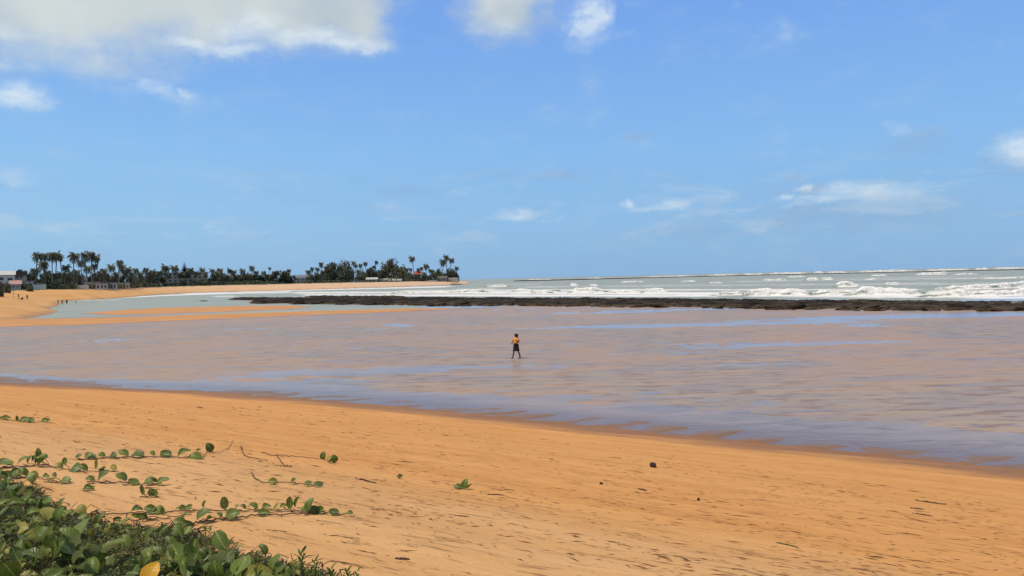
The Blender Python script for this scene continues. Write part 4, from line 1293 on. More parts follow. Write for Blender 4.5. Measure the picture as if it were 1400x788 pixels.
def person(loc, rz, label, arms, legs, top, bottom, skinm='skin', scale=1.0, hands=True, hair_long=False, seat=0.0, group=None):
    """figure faces -Y in its own frame; arms/legs give (elbow, hand) and (knee, ankle) for each side"""
    J = {'pelvis': (0, 0, .92), 'belly': (0, 0, 1.06), 'chest': (0, 0, 1.24), 'shoulders': (0, .01, 1.36), 'neck': (0, .0, 1.43), 'jaw': (0, -.02, 1.49), 'skull': (0, -.005, 1.565), 'crown': (0, .0, 1.61)}
    Rr = {'pelvis': (.14, .11), 'belly': (.12, .09), 'chest': (.145, .10), 'shoulders': (.11, .08), 'neck': .05, 'jaw': .062, 'skull': .085, 'crown': .055}
    E = [('pelvis', 'belly'), ('belly', 'chest'), ('chest', 'shoulders'), ('shoulders', 'neck'), ('neck', 'jaw'), ('jaw', 'skull'), ('skull', 'crown')]
    J['nose'] = (0, -.105, 1.535); Rr['nose'] = .014; E.append(('skull', 'nose'))
    for s in (-1, 1):
        J[f'ear{s}'] = (s * .088, .005, 1.54); Rr[f'ear{s}'] = .014; E.append(('skull', f'ear{s}'))
        sh, el_, ha = Vector((s * .175, 0, 1.35)), Vector(arms[s][0]), Vector(arms[s][1])
        J[f'sh{s}'], J[f'el{s}'], J[f'wr{s}'] = tuple(sh), tuple(el_), tuple(ha)
        Rr[f'sh{s}'], Rr[f'el{s}'], Rr[f'wr{s}'] = .055, .038, .026
        E += [('shoulders', f'sh{s}'), (f'sh{s}', f'el{s}'), (f'el{s}', f'wr{s}')]
        if hands:
            d = (ha - el_).normalized()
            side = d.cross(Vector((0, 0, 1)))
            side = side.normalized() if side.length > .1 else Vector((0, 1, 0))
            palm_ = ha + d * .065
            J[f'pa{s}'] = tuple(palm_); Rr[f'pa{s}'] = (.036, .018); E.append((f'wr{s}', f'pa{s}'))
            for k, (o_, l_) in enumerate([(-.027, .07), (-.009, .082), (.009, .078), (.027, .06)]):
                b0 = palm_ + side * o_ + d * .03
                b1 = b0 + d * l_ * .55 + Vector((0, 0, -.008))
                b2 = b1 + d * l_ * .40 + Vector((0, 0, -.02))
                for nm_, p_ in ((f'f{s}{k}a', b0), (f'f{s}{k}b', b1), (f'f{s}{k}c', b2)):
                    J[nm_] = tuple(p_); Rr[nm_] = .0085
                E += [(f'pa{s}', f'f{s}{k}a'), (f'f{s}{k}a', f'f{s}{k}b'), (f'f{s}{k}b', f'f{s}{k}c')]
            t0 = ha + d * .03 + side * .035; t1 = t0 + d * .03 + side * .02
            J[f't{s}a'], J[f't{s}b'] = tuple(t0), tuple(t1); Rr[f't{s}a'] = .011; Rr[f't{s}b'] = .009
            E += [(f'wr{s}', f't{s}a'), (f't{s}a', f't{s}b')]
        kn, an = Vector(legs[s][0]), Vector(legs[s][1])
        toe = Vector(legs[s][2]) if len(legs[s]) > 2 else an + Vector((0, -.17, -.05))
        J[f'hip{s}'] = (s * .095, 0, .86); Rr[f'hip{s}'] = .085
        J[f'th{s}'] = tuple(Vector((s * .1, 0, .86)).lerp(kn, .5)); Rr[f'th{s}'] = .075
        J[f'kn{s}'] = tuple(kn); Rr[f'kn{s}'] = .05
        J[f'ca{s}'] = tuple(kn.lerp(an, .35) + Vector((0, .012, 0))); Rr[f'ca{s}'] = .052
        J[f'an{s}'] = tuple(an); Rr[f'an{s}'] = .034
        J[f'he{s}'] = tuple(an + Vector((0, .03, -.045))); Rr[f'he{s}'] = .032
        J[f'to{s}'] = tuple(toe); Rr[f'to{s}'] = (.038, .02)
        E += [('pelvis', f'hip{s}'), (f'hip{s}', f'th{s}'), (f'th{s}', f'kn{s}'), (f'kn{s}', f'ca{s}'), (f'ca{s}', f'an{s}'), (f'an{s}', f'he{s}'), (f'an{s}', f'to{s}')]
    root = tag(empty('person', loc, rz), label, 'person', group)
    root.scale = (scale,) * 3
    off_ = Vector((0, 0, seat))
    b = skin_body('body', J, E, Rr, M[skinm], root, 2)
    b.location = off_
    # hair: cap over the skull
    mb = MB()
    n = 16
    zs = [(-.07 if hair_long else -.02), .0, .03, .06, .085, .10]
    rs = [.098, .104, .103, .09, .062, .02]
    loft(mb, [((0, .018 + (.03 if i < 2 else 0), 1.545 + z), r_, r_ * (1.08 if i > 1 else .85)) for i, (z, r_) in enumerate(zip(zs, rs))], n)
    if hair_long:
        mb.tube([(0, .06, 1.60), (0, .105, 1.55), (0, .10, 1.46), (0, .085, 1.38)], [.05, .055, .045, .015], 8)
    mb.build('hair', M['hair'], root, True).location = off_
    if top:
        mb = MB()
        loft(mb, [((0, 0, .99), .165, .125), ((0, 0, 1.02), .168, .13), ((0, 0, 1.12), .158, .12), ((0, 0, 1.24), .178, .135), ((0, .0, 1.33), .185, .12), ((0, .005, 1.39), .13, .09), ((0, .005, 1.42), .07, .065)], 22)
        for s in (-1, 1):
            sh, el_ = Vector((s * .165, 0, 1.345)), Vector(arms[s][0])
            mb.tube([sh, sh.lerp(el_, .35), sh.lerp(el_, .78)], [.072, .070, .066], 12)
        mb.build('shirt', M[top], root, True).location = off_
    if bottom:
        kind, m_ = bottom
        mb = MB()
        if kind == 'skirt':
            mx_ = (legs[-1][0][0] + legs[1][0][0]) / 2
            rings = []
            for t in np.linspace(0, 1, 10):
                z = 1.03 - t * .52
                rings.append(((mx_ * t, 0.0, z), .145 + .085 * t ** .7 + .008 * math.sin(t * 11), .115 + .07 * t ** .8))
            loft(mb, rings[::-1], 26)
        else:
            loft(mb, [((0, 0, .80), .17, .13), ((0, 0, .92), .165, .13), ((0, 0, 1.02), .15, .115)], 18)
            for s in (-1, 1):
                h0 = Vector((s * .095, 0, .88)); kn = Vector(legs[s][0])
                mb.tube([h0, h0.lerp(kn, .4), h0.lerp(kn, .85)], [.105, .098, .085], 12)
        mb.build('skirt' if kind == 'skirt' else 'shorts', M[m_], root, True).location = off_
    if hands and scale > .9:
        for s in (-1, 1):
            mb = MB()
            loft(mb, [((s * .033, -.083, 1.556 + z), r_, r_ * .6) for z, r_ in ((-.010, .003), (-.005, .011), (0, .013), (.005, .011), (.010, .003))], 8)
            mb.build('eye', M['hair'], root, True)
        mb = MB()
        loft(mb, [((0, -.083, 1.485), .004, .003), ((0, -.085, 1.489), .024, .008), ((0, -.083, 1.493), .004, .003)], 10)
        mb.build('mouth', M['red_cloth'], root, True)
    return root


# the walker on the flat (faces left, slightly towards the camera)
f0 = on_z(706, 490.5, -.01)
person((f0.x, f0.y, -.015), R(-62), 'person in yellow and red top and black knee length skirt walking across the wet flat',
       {-1: ((-.27, -.04, 1.12), (-.10, -.19, 1.05)), 1: ((.28, .04, 1.11), (.14, -.15, 1.03))},
       {-1: ((-.12, -.10, .47), (-.12, -.17, .075)), 1: ((.11, .08, .47), (.10, .20, .10), (.10, .06, .03))}, 'shirt', ('skirt', 'skirt'), hair_long=True, scale=.97).scale = (1.10, 1.10, .97)
STAND = {-1: ((-.10, -.02, .47), (-.11, .0, .075)), 1: ((.10, -.01, .47), (.12, .03, .075))}
STEP = {-1: ((-.10, -.16, .48), (-.11, -.22, .08)), 1: ((.10, .06, .47), (.11, .28, .12))}
DOWN = {-1: ((-.25, .03, 1.08), (-.27, -.04, .84)), 1: ((.25, .03, 1.08), (.26, -.06, .84))}
BENT = {-1: ((-.28, .0, 1.10), (-.16, -.22, 1.0)), 1: ((.29, .02, 1.09), (.22, -.20, 1.05))}


def small_person(px, py, *a, **k):
    p = ground_at(px, py)
    z = max(p.z, -.05)
    return person((p.x, p.y, z), *a, **k)


small_person(25.6, 409.2, R(-80), 'person standing at the left of the seated one on the far sand', BENT, STEP, 'red_cloth', ('shorts', 'blue_cloth'), 'skin', scale=1.0, hands=True)
small_person(37.2, 410.3, R(60), 'person in dark shorts standing at the right of the seated one on the far sand', DOWN, STEP, None, ('shorts', 'skirt'), 'skin', scale=1.05)
SIT = {-1: ((-.14, -.42, 1.18), (-.14, -.62, .84)), 1: ((.16, -.42, 1.16), (.16, -.66, .84))}
small_person(30.6, 410.0, R(-20), 'person seated on the sand between the two standing bathers', {-1: ((-.26, -.2, 1.12), (-.14, -.42, 1.05)), 1: ((.28, .18, 1.1), (.3, .3, .86))}, SIT, 'blue_cloth', ('shorts', 'skirt'), 'skin', seat=-.80)
G = 'people at the edge of the lagoon'
small_person(79.4, 416.2, R(100), 'dark clothed person on the left of the group of four at the water edge', DOWN, STEP, 'skirt', ('shorts', 'skirt'), 'skin_dark', .95, True, group=G)
small_person(85.2, 416.5, R(10), 'person with bent arms, second from the left of the four at the water edge', BENT, STEP, None, ('shorts', 'blue_cloth'), 'skin_dark', .95, True, group=G)
small_person(91.4, 416.8, R(-140), 'stocky dark person, third from the left of the four at the water edge', DOWN, STAND, 'skirt', ('shorts', 'skirt'), 'skin_dark', 1.0, True, group=G)
small_person(104, 416.2, R(90), 'small person standing alone in the shallows right of the group', DOWN, STEP, None, ('shorts', 'red_cloth'), 'skin_dark', .72, True, group=G)

# closed beach parasol left of the bathers
p = ground_at(18.6, 408)
root = tag(empty('beach_parasol', tuple(p)), 'thin dark parasol pole with a small flat top left of the bathers', 'parasol')
hp = 11 / FPX * p.y
mb = MB(); mb.tube([(0, 0, -.2), (0, 0, hp)], [.05, .04], 8); mb.build('pole', M['wood'], root)
mb = MB(); loft(mb, [((0, 0, hp - .22), .75, .75), ((0, 0, hp - .16), .70, .70), ((0, 0, hp + .05), .08, .08)], 10); mb.build('canopy', M['wood'], root)

# ------------------------------------------------------------------ beach creeper: leaves and runners
def leaf_mesh(seed, fold=.35, curl=.25, width=.62, notch=True, material='leaf', pet=.0, nseg=7):
    rnd = random.Random(seed)
    mb = MB()
    n = nseg
    vs, uv = [], []
    for i in range(n + 1):
        t = i / n
        w = width * .5 * (math.sin(math.pi * min(1, t * .93 + .035)) ** .62) * (1.0 if t < .55 else 1 - .12 * (t - .55))
        if i == n: w = .06 if notch else 0.01
        if i == 0: w = .03
        z = curl * (t * (1 - t)) * 1.2 - curl * .4 * t * t
        y = t - (.035 if (i == n and notch) else 0)
        for s in (-1, -.5, 0, .5, 1):
            jit = rnd.uniform(-.012, .012)
            vs.append((s * w * math.cos(fold * .8), y + (-.06 * abs(s) if i == n and not notch else 0) + (.05 * abs(s) if (i == n and notch) else 0), z + abs(s) * w * math.sin(fold) + jit + .03 * math.sin(t * 9 + s * 2 + seed) * abs(s)))
            uv.append((.5 + s * .5 * min(1, w / (width * .5) + .05), t))
    fs = [(i * 5 + k, i * 5 + k + 1, (i + 1) * 5 + k + 1, (i + 1) * 5 + k) for i in range(n) for k in range(4)]
    mb.add(vs, fs, uv)
    return mb.mesh('leaf', M[material], True, True)


leaves = [leaf_mesh(i, fold=f, curl=c_, width=w) for i, (f, c_, w) in enumerate([(.25, .3, .78), (.5, .15, .72), (.12, .45, .82), (.8, .1, .66), (.35, -.2, .76), (.6, .5, .70)])]
narrow = [leaf_mesh(20 + i, fold=f, curl=c_, width=w, notch=False) for i, (f, c_, w) in enumerate([(.5, .2, .30), (.3, .5, .26), (.7, -.1, .34)])]
yellow = leaf_mesh(40, .3, .4, .85, True, 'leaf_yellow')


def put_leaf(parent, base, dirv, up, size, rnd, kinds=None):
    me = rnd.choice(kinds or leaves)
    o = link('leaf', me, parent)
    y = Vector(dirv).normalized()
    z = Vector(up) - y * Vector(up).dot(y)
    z = z.normalized() if z.length > 1e-3 else y.orthogonal().normalized()
    x = y.cross(z)
    rot = Matrix((x, y, z)).transposed().to_4x4()
    o.matrix_local = Matrix.Translation(Vector(base)) @ rot @ Matrix.Diagonal((size, size, size, 1))
    return o


def runner(pts, lvs, label, stem='vine_stem', thick=.0045, nm='beach_runner', side=None, seed=1):
    """creeping stem through picture points laid on the sand; leaves (px, py of leaf centre, size px)"""
    rnd = random.Random(seed)
    P = [ground_at(*p) for p in pts]
    Q = []
    for i in range(len(P) - 1):
        for k in range(5):
            t = k / 5
            q = P[i].lerp(P[i + 1], t)
            Q.append(q)
    Q.append(P[-1])
    for i, q in enumerate(Q):
        q.z = zg(q.x, q.y) + thick * 1.2 + .012 * abs(math.sin(i * 1.3 + seed)) * (1 if 0 < i < len(Q) - 1 else .3)
        q.x += rnd.uniform(-.006, .006); q.y += rnd.uniform(-.012, .012)
    root = tag(empty(nm, tuple(Q[0])), label, 'creeper vine')
    o0 = Q[0].copy()
    mb = MB()
    mb.tube([q - o0 for q in Q], [thick * (1.1 - .5 * i / len(Q)) for i in range(len(Q))], 6)
    arr = Q
    for (lx, ly, sp) in lvs:
        # leaf stands near the stem: find nearest stem point in the picture
        g0 = min(arr, key=lambda q: abs((q.x / q.y) - ((lx - 700) / FPX)) + 0)
        dist = g0.y
        tgt = at_depth(lx, ly, dist)
        size = sp / FPX * dist * 1.25
        hgt = max(tgt.z - g0.z, size * .25)
        base = g0.copy()
        mid_ = Vector((tgt.x, dist, g0.z + max(hgt - size * .45, .01)))
        mb.tube([base - o0, base.lerp(mid_, .5) - o0 + Vector((rnd.uniform(-.01, .01), 0, .006)), mid_ - o0], [thick * .6] * 3, 5)
        sg = rnd.choice((-1, 1))
        e_ = rnd.choice((.15, .35, .6, 1.3)) + rnd.uniform(-.1, .15)
        dv = Vector((sg * math.cos(e_), rnd.uniform(-.4, .3), math.sin(e_)))
        upv = Vector((-sg * rnd.uniform(0, .5), -rnd.uniform(.25, 1.0), rnd.uniform(.5, 1.0)))
        mid_ = mid_ - Vector((dv.x * size * .45, 0, 0))
        put_leaf(root, mid_ - o0, dv, upv, size, rnd)
    mb.build('stem', M[stem], root, True)
    return root


runner([(-12, 572), (0, 574), (25, 577), (45, 579), (60, 578), (76, 580)], [(7, 572, 9), (3, 570, 8), (32, 571, 12), (42, 577, 9), (61, 578.5, 9), (24, 576.5, 6), (66, 577, 5)],
       'short runner at the left edge, highest up the beach and closest to the water', seed=1)
runner([(104, 629), (150, 627), (209, 626), (277, 628.5), (281, 620.5), (300, 620), (312, 615), (318, 603)],
       [(107, 626, 8), (126, 624.5, 11), (140, 625, 8), (155, 620, 12), (170, 623, 12), (189, 617, 15), (208, 622, 8), (227, 621, 14), (250, 619, 14), (269, 624, 14), (288, 626, 11), (272, 614.5, 6), (284, 616, 4), (120, 624, 9)],
       'long straight runner with a row of upright leaves and a bare curled tip', seed=2)
runner([(-10, 642), (0, 641), (30, 639), (60, 638), (95, 644), (120, 647), (157, 645)],
       [(3, 634, 15), (10, 632, 14), (30, 634, 14), (57, 637, 13), (50, 632, 11), (40, 638, 10), (54, 619, 10), (47, 625, 9), (60, 622, 9), (57, 627, 10), (82, 634, 9), (88, 631, 8), (102, 639, 16), (115, 643, 11), (133, 639, 12), (140, 641, 9), (154, 644, 11)],
       'dense leafy runner second from the top at the left edge', seed=3)
runner([(-12, 662), (0, 660), (16, 657), (38, 653), (57, 656), (75, 660), (97, 661)],
       [(4, 646, 13), (12, 652, 12), (24, 646, 14), (30, 651, 12), (47, 650, 11), (38, 653, 9), (63, 648, 11), (71, 655, 8), (90, 656, 12), (74, 648, 7), (2, 656, 12), (20, 658, 12)],
       'leafy runner just above the thick mat at the left edge', seed=4)
runner([(118, 660), (132, 660.5), (170, 662), (208, 664), (222, 664)], [(124, 652, 10), (140, 651, 15), (168, 649, 13), (184, 654, 12), (204, 656, 14), (221, 659, 14), (212, 663, 7)],
       'short runner carrying six separate rounded leaves in the middle of the creepers', seed=5)
runner([(113, 671), (120, 670.5), (128, 671)], [(120, 668, 11), (126, 670, 6)], 'tiny two leaved shoot on bare sand left of the pair of round leaves', seed=6)
runner([(192, 681), (203, 681), (216, 680)], [(197, 676.5, 13), (210, 677.5, 11), (206, 675, 8)], 'small tuft of three leaves below the six leaved runner', seed=7)
runner([(98, 705), (135, 705), (189, 704), (250, 701.5), (300, 701), (355, 700), (400, 700), (426, 701)],
       [(130, 699, 7), (186, 694, 13), (206, 691, 13), (218, 692, 13), (208, 702, 10), (281, 692, 11), (306, 694, 14), (325, 693.5, 7), (333, 693, 7), (347, 697, 11), (364, 689, 11), (377, 692, 9), (387, 690.5, 9), (406, 687, 12), (397, 698, 14), (257, 696, 9), (252, 692, 9), (245, 697, 7)],
       'upper of two long parallel runners ending among leaves beyond the mat', seed=8)
runner([(244, 727), (258, 720), (270, 717), (290, 714), (325, 710), (355, 706.5), (391, 706), (430, 703.5), (451, 702.5), (468, 705.5)],
       [(247, 717, 14), (252, 719, 12), (276, 712, 17), (300, 710, 8), (317, 706, 17), (360, 707, 14), (423, 695, 15), (430, 692, 14), (437, 694, 14), (418, 700, 11), (457, 701.5, 12), (479, 703, 7), (287, 714, 6)],
       'lower of two long parallel runners, the thicker one reaching farthest right', thick=.006, seed=9)
runner([(344, 646.5), (347, 655), (360, 662), (380, 662), (401, 661.5), (426, 665), (438, 666)], [(374, 658.5, 10), (401, 655, 8), (420, 660, 9), (434, 664, 11)], 'separate small runner with an upturned bare tail and four leaves', seed=10)
runner([(357, 619), (370.6, 624), (390.7, 624), (416, 627), (446, 630), (458, 634)], [(442, 624.5, 9), (450, 627, 9), (454, 631, 9), (458, 636, 9)], 'bare brown runner with leaves only at its right tip', seed=11)
runner([(378, 622.6), (384, 633), (389, 638), (400, 639.5), (376, 638)], [], 'short forked dry twig hanging below the bare brown runner', nm='dry_twig', seed=12, stem='twig')
runner([(329, 611), (334, 624), (347, 628), (356, 631), (366, 631)], [], 'thin dry stem on the sand between the long runner tip and the bare runner', nm='dry_twig', seed=13, stem='twig')
runner([(148, 722), (176, 714), (217, 711.5), (261, 705)], [(186, 706, 9), (204, 707, 12), (160, 716, 10), (223, 700, 9), (197, 718, 11)], 'short runner just above the mat under the two parallel ones', seed=14)
p = ground_at(632, 669)
root = tag(empty('seedling', tuple(p)), 'lone green two leaved seedling on the open sand in the middle', 'seedling')
sz_ = 12 / FPX * p.y
mb = MB(); mb.tube([(-sz_ * .5, 0, .004), (0, 0, .006), (sz_ * .5, 0, .012)], .004, 6); mb.build('stem', M['green_stem'], root, True)
put_leaf(root, (0, 0, .012), (-1, .1, .25), (.1, -.75, .8), sz_, random.Random(2), leaves[:1])
put_leaf(root, (sz_ * .15, 0, .005), (.35, .1, 1), (-.5, -1, .2), sz_ * 1.15, random.Random(2), leaves[:1])
put_leaf(root, (sz_ * .5, 0, .012), (1, 0, .75), (-.3, -1, .5), sz_ * .8, random.Random(2), narrow[:1])
runner([(545, 655), (548, 655)], [(546.5, 653, 7)], 'single tiny green sprout on the sand left of the lone seedling', nm='seedling', seed=16)


# the mat of plants at the bottom left corner
def clump(label, spots, nleaf, rad, hgt, size, seed, kinds=None, yl=False, nm='beach_plant'):
    """leafy plant: several stems rising from the ground with broad leaves"""
    rnd = random.Random(seed)
    G_ = [ground_at(*s) for s in spots]
    o0 = G_[0].copy()
    root = tag(empty(nm, tuple(o0)), label, 'beach plant')
    mb = MB()
    for g1 in G_[1:]:
        mb.tube([G_[0].lerp(g1, t) * 1.0 - o0 + Vector((0, 0, zg(*(G_[0].lerp(g1, t))[:2]) - G_[0].lerp(g1, t).z + .004)) for t in (0, .25, .5, .75, 1)], .004, 5)
    for i in range(nleaf):
        g0 = G_[i % len(G_)]
        a, r_ = rnd.uniform(0, 6.28), rad * rnd.random() ** .6
        b = Vector((g0.x + math.cos(a) * r_, g0.y + math.sin(a) * r_, 0)); b.z = zg(b.x, b.y) - .01
        h = hgt * .78 * rnd.uniform(.3, 1.0)
        tip = b + Vector((rnd.uniform(-.35, .35) * h, rnd.uniform(-.35, .2) * h, h))
        mb.tube([Vector((g0.x, g0.y, zg(g0.x, g0.y) + .004)) - o0, b - o0 + Vector((0, 0, .01)), b.lerp(tip, .5) - o0 + Vector((rnd.uniform(-.02, .02), 0, .0)), tip - o0], [.003, .004, .003, .002], 5)
        th = rnd.uniform(0, 6.28)
        e = rnd.uniform(-.1, 1.2)
        dv = Vector((math.cos(th) * math.cos(e), math.sin(th) * math.cos(e), math.sin(e)))
        upv = Vector((rnd.uniform(-.5, .5), rnd.uniform(-.9, .1), 1.0))
        put_leaf(root, tip - o0, dv, upv, size * 1.3 * rnd.uniform(.5, 1.3), rnd, kinds)
    mb.build('stem', M['green_stem'], root, True)
    return root, o0


cl = [
    ('broad leaved plant in the very bottom left corner', [(5, 800), (40, 810), (70, 800), (20, 770), (60, 780)], 46, .22, .22, .085, None),
    ('broad leaved plant against the left edge, halfway up the mat', [(-8, 745), (15, 750), (35, 735), (5, 720)], 40, .20, .20, .075, None),
    ('leafy plant at the top left of the mat where it meets the runners', [(0, 690), (20, 700), (5, 675), (-15, 695), (35, 712)], 44, .22, .15, .068, None),
    ('plant with large folded leaves in the middle of the mat', [(95, 785), (115, 780), (80, 770), (135, 790)], 34, .18, .20, .092, None),
    ('low plant along the upper edge of the mat, left of the dry gap', [(75, 722), (100, 730), (60, 720), (125, 735), (150, 738)], 40, .20, .10, .058, None),
    ('small leaved plant on the upper edge of the mat under the parallel runners', [(190, 745), (215, 742), (170, 745), (235, 745), (255, 748)], 38, .18, .10, .052, None),
    ('broad leaved plant at the bottom of the mat beside the yellow leaf', [(165, 800), (200, 805), (235, 800), (225, 790)], 34, .16, .16, .085, None),
    ('plant with big upright glossy leaves at the right end of the mat', [(275, 800), (300, 808), (320, 810), (262, 790), (340, 815), (290, 790)], 44, .15, .20, .095, None),
    ('smaller round leaved plant just left of the upright shoots', [(358, 800), (372, 805), (385, 812), (350, 790)], 22, .09, .13, .062, None),
]
for i, (lb, sp, n_, rad, hg, sz, kd) in enumerate(cl):
    clump(lb, sp, n_, rad, hg, sz, 300 + i, kd)
# the yellow leaf, part of its own withered shoot
p = at_depth(205, 781, 3.25)
gz = zg(p.x, p.y)
root = tag(empty('yellowing_plant', (p.x, p.y, gz)), 'withered shoot with one bright yellow orange leaf at the bottom edge', 'beach plant')
mb = MB(); mb.tube([(0, 0, 0), (.01, .0, (p.z - gz) * .6), (0, 0, p.z - gz - .03)], [.004, .003, .003], 6); mb.build('stem', M['green_stem'], root, True)
o = put_leaf(root, (-.02, 0, p.z - gz - .06), (.35, .35, .9), (0, -1, .55), .10, random.Random(1), [yellow])
tag(o, 'yellow orange leaf')


def shoot(px, pytop, pybase, label, seed, Y=4.0, lsz=.05):
    rnd = random.Random(seed)
    t = at_depth(px, pytop, Y); b = at_depth(px, pybase, Y)
    gz = zg(t.x, t.y)
    o0 = Vector((t.x, t.y, gz))
    H = t.z - gz
    root = tag(empty('upright_shoot', tuple(o0)), label, 'beach plant')
    mb = MB()
    lean = rnd.uniform(-.02, .02)
    mb.tube([(0, 0, 0), (lean, 0, H * .5), (0, 0, H * .8)], [.004, .0035, .002], 6)
    for s in range(3):
        a = rnd.uniform(-1, 1)
        mb.tube([(0, 0, H * .1), (a * .05, rnd.uniform(-.02, .02), H * .35)], [.003, .002], 5)
        put_leaf(root, (a * .05, 0, H * .35), (a, -.2, .8), (0, -1, .3), lsz * rnd.uniform(.7, 1), rnd, narrow)
    mb.build('stem', M['green_stem'], root, True)
    for k in range(7):
        zf_ = H * (.3 + .5 * k / 6)
        s = -1 if k % 2 else 1
        put_leaf(root, (lean * (zf_ / H), 0, zf_), (s * rnd.uniform(.35, .8), rnd.uniform(-.4, .3), 1), (-s * .3, -1, .2), lsz * rnd.uniform(.75, 1.1), rnd, narrow)
    return root


shoot(415, 744, 788, 'tallest upright shoot with paired narrow leaves right of the mat', 1, 3.9)
shoot(395, 764, 788, 'bushy upright shoot with curling leaves left of the tallest shoot', 2, 3.8)
shoot(433, 756, 788, 'thin shoot with a bare pointed tip right of the tallest shoot', 3, 3.85, .035)
shoot(455, 769, 788, 'short leafy shoot between the bare tipped shoot and the last one', 4, 3.8)
shoot(474, 772, 788, 'last pair of small shoots at the right end of the plants', 5, 3.75, .04)
shoot(486, 772, 788, 'rightmost small shoot cut by the bottom edge', 6, 3.75, .035)
shoot(78, 706, 720, 'narrow leaved shoot standing up from the top edge of the mat', 7, 4.9)
shoot(352, 752, 788, 'shoot with two rounded leaves left of the tallest shoot', 8, 3.7, .05)

# tangled undergrowth: nobody could count it
rnd = random.Random(77)
mat_poly = [(-60, 655), (0, 665), (20, 668), (45, 676), (55, 692), (75, 700), (95, 708), (130, 718), (170, 726), (200, 730), (235, 728), (262, 736), (300, 748), (350, 768), (400, 782), (470, 800), (480, 830), (200, 900), (-80, 900)]
MPg = [tuple(ground_at(x, y)[:2]) for x, y in mat_poly]
xs_, ys_ = [p[0] for p in MPg], [p[1] for p in MPg]
N_ = 80000
cxs = np.random.RandomState(3).uniform(min(xs_), max(xs_), N_)
cys = np.random.RandomState(4).uniform(min(ys_), max(ys_), N_)
ins = poly_sd(cxs, cys, MPg)
dens = fbm(cxs * 5, cys * 5, 91, 3)
ok = (ins > -.05) & (dens > .36) | (ins > .35)
cxs, cys, ins = cxs[ok], cys[ok], ins[ok]
czs = land(cxs, cys)[0]
mb = MB()
for x, y, z, iv in zip(cxs[:40000], cys[:40000], czs[:40000], ins[:40000]):
    hh = .02 + min(max(iv, 0), .35) * .20
    b = Vector((x, y, z + rnd.uniform(0, hh)))
    a, e = rnd.uniform(0, 6.28), rnd.uniform(-.3, 1.1)
    d = Vector((math.cos(a) * math.cos(e), math.sin(a) * math.cos(e), math.sin(e)))
    l = rnd.uniform(.025, .075)
    s = d.cross(Vector((rnd.gauss(0, 1), rnd.gauss(0, 1), rnd.gauss(0, 1)))).normalized() * rnd.uniform(.0025, .0075)
    m1 = b + d * l * .5 + Vector((0, 0, .006)) + s * .0
    t = b + d * l + Vector((rnd.uniform(-.012, .012), rnd.uniform(-.012, .012), rnd.uniform(-.02, .004)))
    mb.add([b, m1 - s, t, m1 + s], [(0, 1, 2, 3)], [(.3, 0), (.1, .5), (.3, 1), (.9, .5)])
tag(mb.build('undergrowth', M['undergrowth'], None, False, True), 'tangled narrow leaved undergrowth filling the mat', 'ground cover', kind='stuff')

# dead brown tangle pieces in the mat
mb = MB()
for i in range(1600):
    k = rnd.randrange(len(cxs))
    b = Vector((cxs[k], cys[k], czs[k] + rnd.uniform(0, .06)))
    a = rnd.uniform(0, 6.28)
    l = rnd.uniform(.04, .14)
    mb.tube([b, b + Vector((math.cos(a) * l * .5, math.sin(a) * l * .5, rnd.uniform(0, .04))), b + Vector((math.cos(a) * l, math.sin(a) * l, rnd.uniform(-.02, .03)))], [.003, .0025, .0015], 4, False)
tag(mb.build('dry_stems', M['twig']), 'dead brown stems tangled in the undergrowth', 'dead stems', kind='stuff')

# ------------------------------------------------------------------ litter on the sand
mb = MB()
nl = 4200
R1 = np.random.RandomState(9)
lx = R1.uniform(-30, 1450, nl * 3); ly = R1.uniform(548, 792, nl * 3)
cnt = 0
dens = fbm(lx * .012, (ly - .16 * lx) * .09, 95, 4, .6)
keep_ = (dens > R1.uniform(.22, .85, nl * 3)) & (R1.uniform(0, 1, nl * 3) < np.interp(ly - .16 * lx, [450, 560, 600, 640], [1, .95, .42, .11]))
lx, ly = lx[keep_], ly[keep_]
shore = np.interp(lx, [0, 500, 700, 900, 1100, 1400], [527, 556, 576, 597, 619, 650])
kk = ly > shore + 2
lx, ly = lx[kk][:nl], ly[kk][:nl]
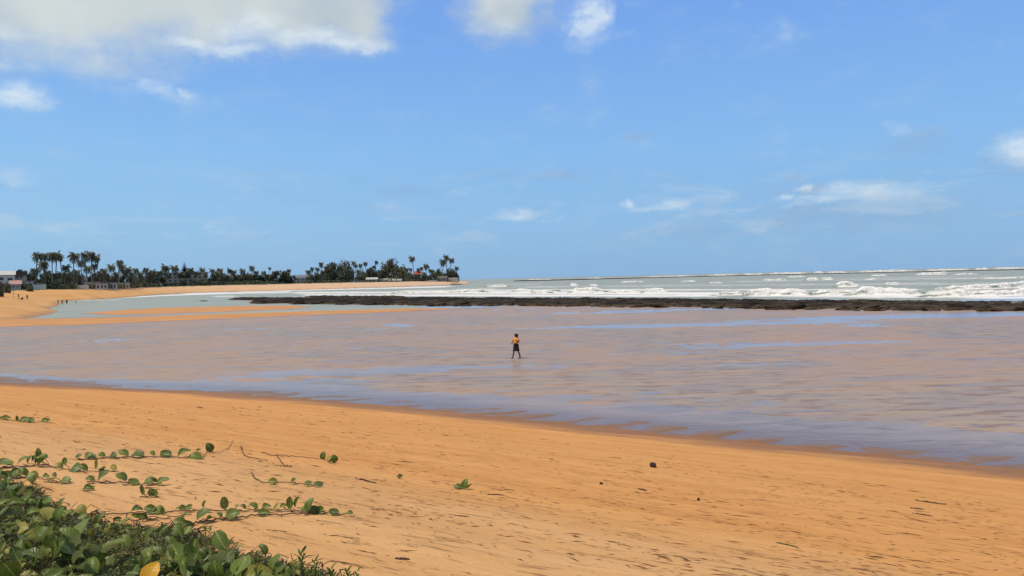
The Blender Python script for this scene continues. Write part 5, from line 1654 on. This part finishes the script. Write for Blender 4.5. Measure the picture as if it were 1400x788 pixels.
# fast ground lookup on the dense grid
for x, y in zip(lx, ly):
    d = ray(x, y)
    m_ = d.y * .878 + d.x * .48
    den = d.z + .1833 * m_
    t = (.1833 * 23.7 - CAM_Z) / den if den < -1e-3 else 99
    if t < 0 or 23.7 - t * m_ > 18.8: t = (3.5 - CAM_Z) / d.z
    t = min(t, CAM_Z / -d.z)
    X_, Y_ = d.x * t, d.y * t
    mb.v.append((X_, Y_, 0))
base = np.array(mb.v)
mb.v = []
bz, bs = land(base[:, 0], base[:, 1])
sh = Vector((.878, -.48, 0))
up_ = Vector((0, 0, 1))
for (X_, Y_, _), z, s in zip(base, bz, bs):
    if s < .7 or poly_sd(np.array([X_]), np.array([Y_]), MPg)[0] > 0: continue
    big = rnd.random() < .15
    sc = math.hypot(X_, Y_) / 12.0
    l = rnd.uniform(.016, .08) * (2.2 if big else 1) * (.5 + .5 * sc)
    w = rnd.uniform(.0020, .0050) * (1.5 if big else 1) * (.5 + .5 * sc)
    a = rnd.gauss(0, .35)
    d = Vector((sh.x * math.cos(a) - sh.y * math.sin(a), sh.x * math.sin(a) + sh.y * math.cos(a), 0))
    n_ = Vector((-d.y, d.x, 0))
    # slope of the beach
    dzx = .18
    pz = lambda q: z + ((q.x - X_) * .48 + (q.y - Y_) * .878) * -(.183 if s < 18 else .01)
    c = Vector((X_, Y_, z))
    w *= max(1, sc) ** .8
    P5 = [c - d * l, c + n_ * w, c + d * l * rnd.uniform(.6, 1), c - n_ * w]
    P5 = [Vector((q.x, q.y, pz(q) + .002)) for q in P5]
    tp = Vector((c.x, c.y, pz(c) + w * rnd.uniform(.9, 2.0)))
    mb.add(P5 + [tp], [(0, 1, 4), (1, 2, 4), (2, 3, 4), (3, 0, 4)])
tag(mb.build('beach_litter', M['litter']), 'small dark flecks of seaweed and husk strewn in lines over the sand', 'beach litter', kind='stuff')


def stick(px0, py0, px1, py1, label, thick=.012, nm='stick', m_='twig', cat='stick'):
    thick *= .55
    a, b = ground_at(px0, py0), ground_at(px1, py1)
    root_o = a.copy()
    mb = MB()
    pts = [a.lerp(b, t) for t in np.linspace(0, 1, 9)]
    L_ = (b - a).length
    for i, q in enumerate(pts):
        q.z = zg(q.x, q.y) + thick * .6
        q.y += L_ * .03 * math.sin(i * 1.7 + px0)
        q.z += L_ * .012 * math.sin(i * 2.3 + px0)
    mb.tube([q - root_o for q in pts], [thick * (.35 + .9 * math.sin(math.pi * (i + .6) / 9) * (.7 + .3 * math.sin(i * 2.7 + px0))) for i in range(9)], 6)
    return tag(mb.build(nm, M[m_], None, True, loc=root_o), label, cat)


stick(1252, 684.5, 1294, 690.5, 'longest dark stick lying on the sand at the right, parallel to the water', .022)
stick(1244, 695, 1263, 697, 'short dark stick just below the longest stick at the right', .018)
stick(1247, 702, 1275, 706.5, 'thin stick below the other two at the right', .014)
stick(486, 654.5, 514, 661.5, 'dark strip of dried seaweed on the sand left of the lone seedling', .016, 'seaweed', cat='seaweed')
stick(666, 676.5, 689, 677.5, 'dark stick on the sand just below and right of the lone seedling', .012)
stick(872, 669, 884, 672, 'dark curved bark piece below the round husk', .02)
stick(1060, 742.5, 1092, 749.5, 'dark greenish twig on the sand near the bottom right', .012, m_='green_stem')
stick(277, 743.5, 312, 740, 'upper of two dark twigs beside the right end of the mat', .007)
stick(290, 746, 326, 743, 'lower of two dark twigs beside the right end of the mat', .008)
stick(1144, 671, 1156, 673, 'short stick in the middle of the right hand sand', .014)
stick(540, 764.5, 560, 765.5, 'dark curled dead leaf on the pale sand near the bottom', .014, 'dead_leaf', cat='dead leaf')
stick(364, 725, 392, 727, 'thin bowed twig on the pale sand right of the parallel runners', .005)
stick(442, 731, 492, 737, 'long thin curved twig on the pale sand below the parallel runners', .005)
for px, py, r_, lb in [(893, 639, 4.6, 'round dark coconut husk on the sand below the waterline pools'), (955, 684.5, 2.2, 'small dark pebble of husk right of the curved bark piece'), (822, 662.5, 2.2, 'small dark husk fragment left of the round husk')]:
    p = ground_at(px, py)
    r_ = r_ / FPX * p.length
    root = tag(empty('coconut_husk', (p.x, p.y, p.z + r_ * .55)), lb, 'husk')
    o = link('husk', rocks[int(px) % 6].copy(), root); o.data.materials.clear(); o.data.materials.append(M['husk'])
    o.scale = (r_, r_, r_ * 1.7)
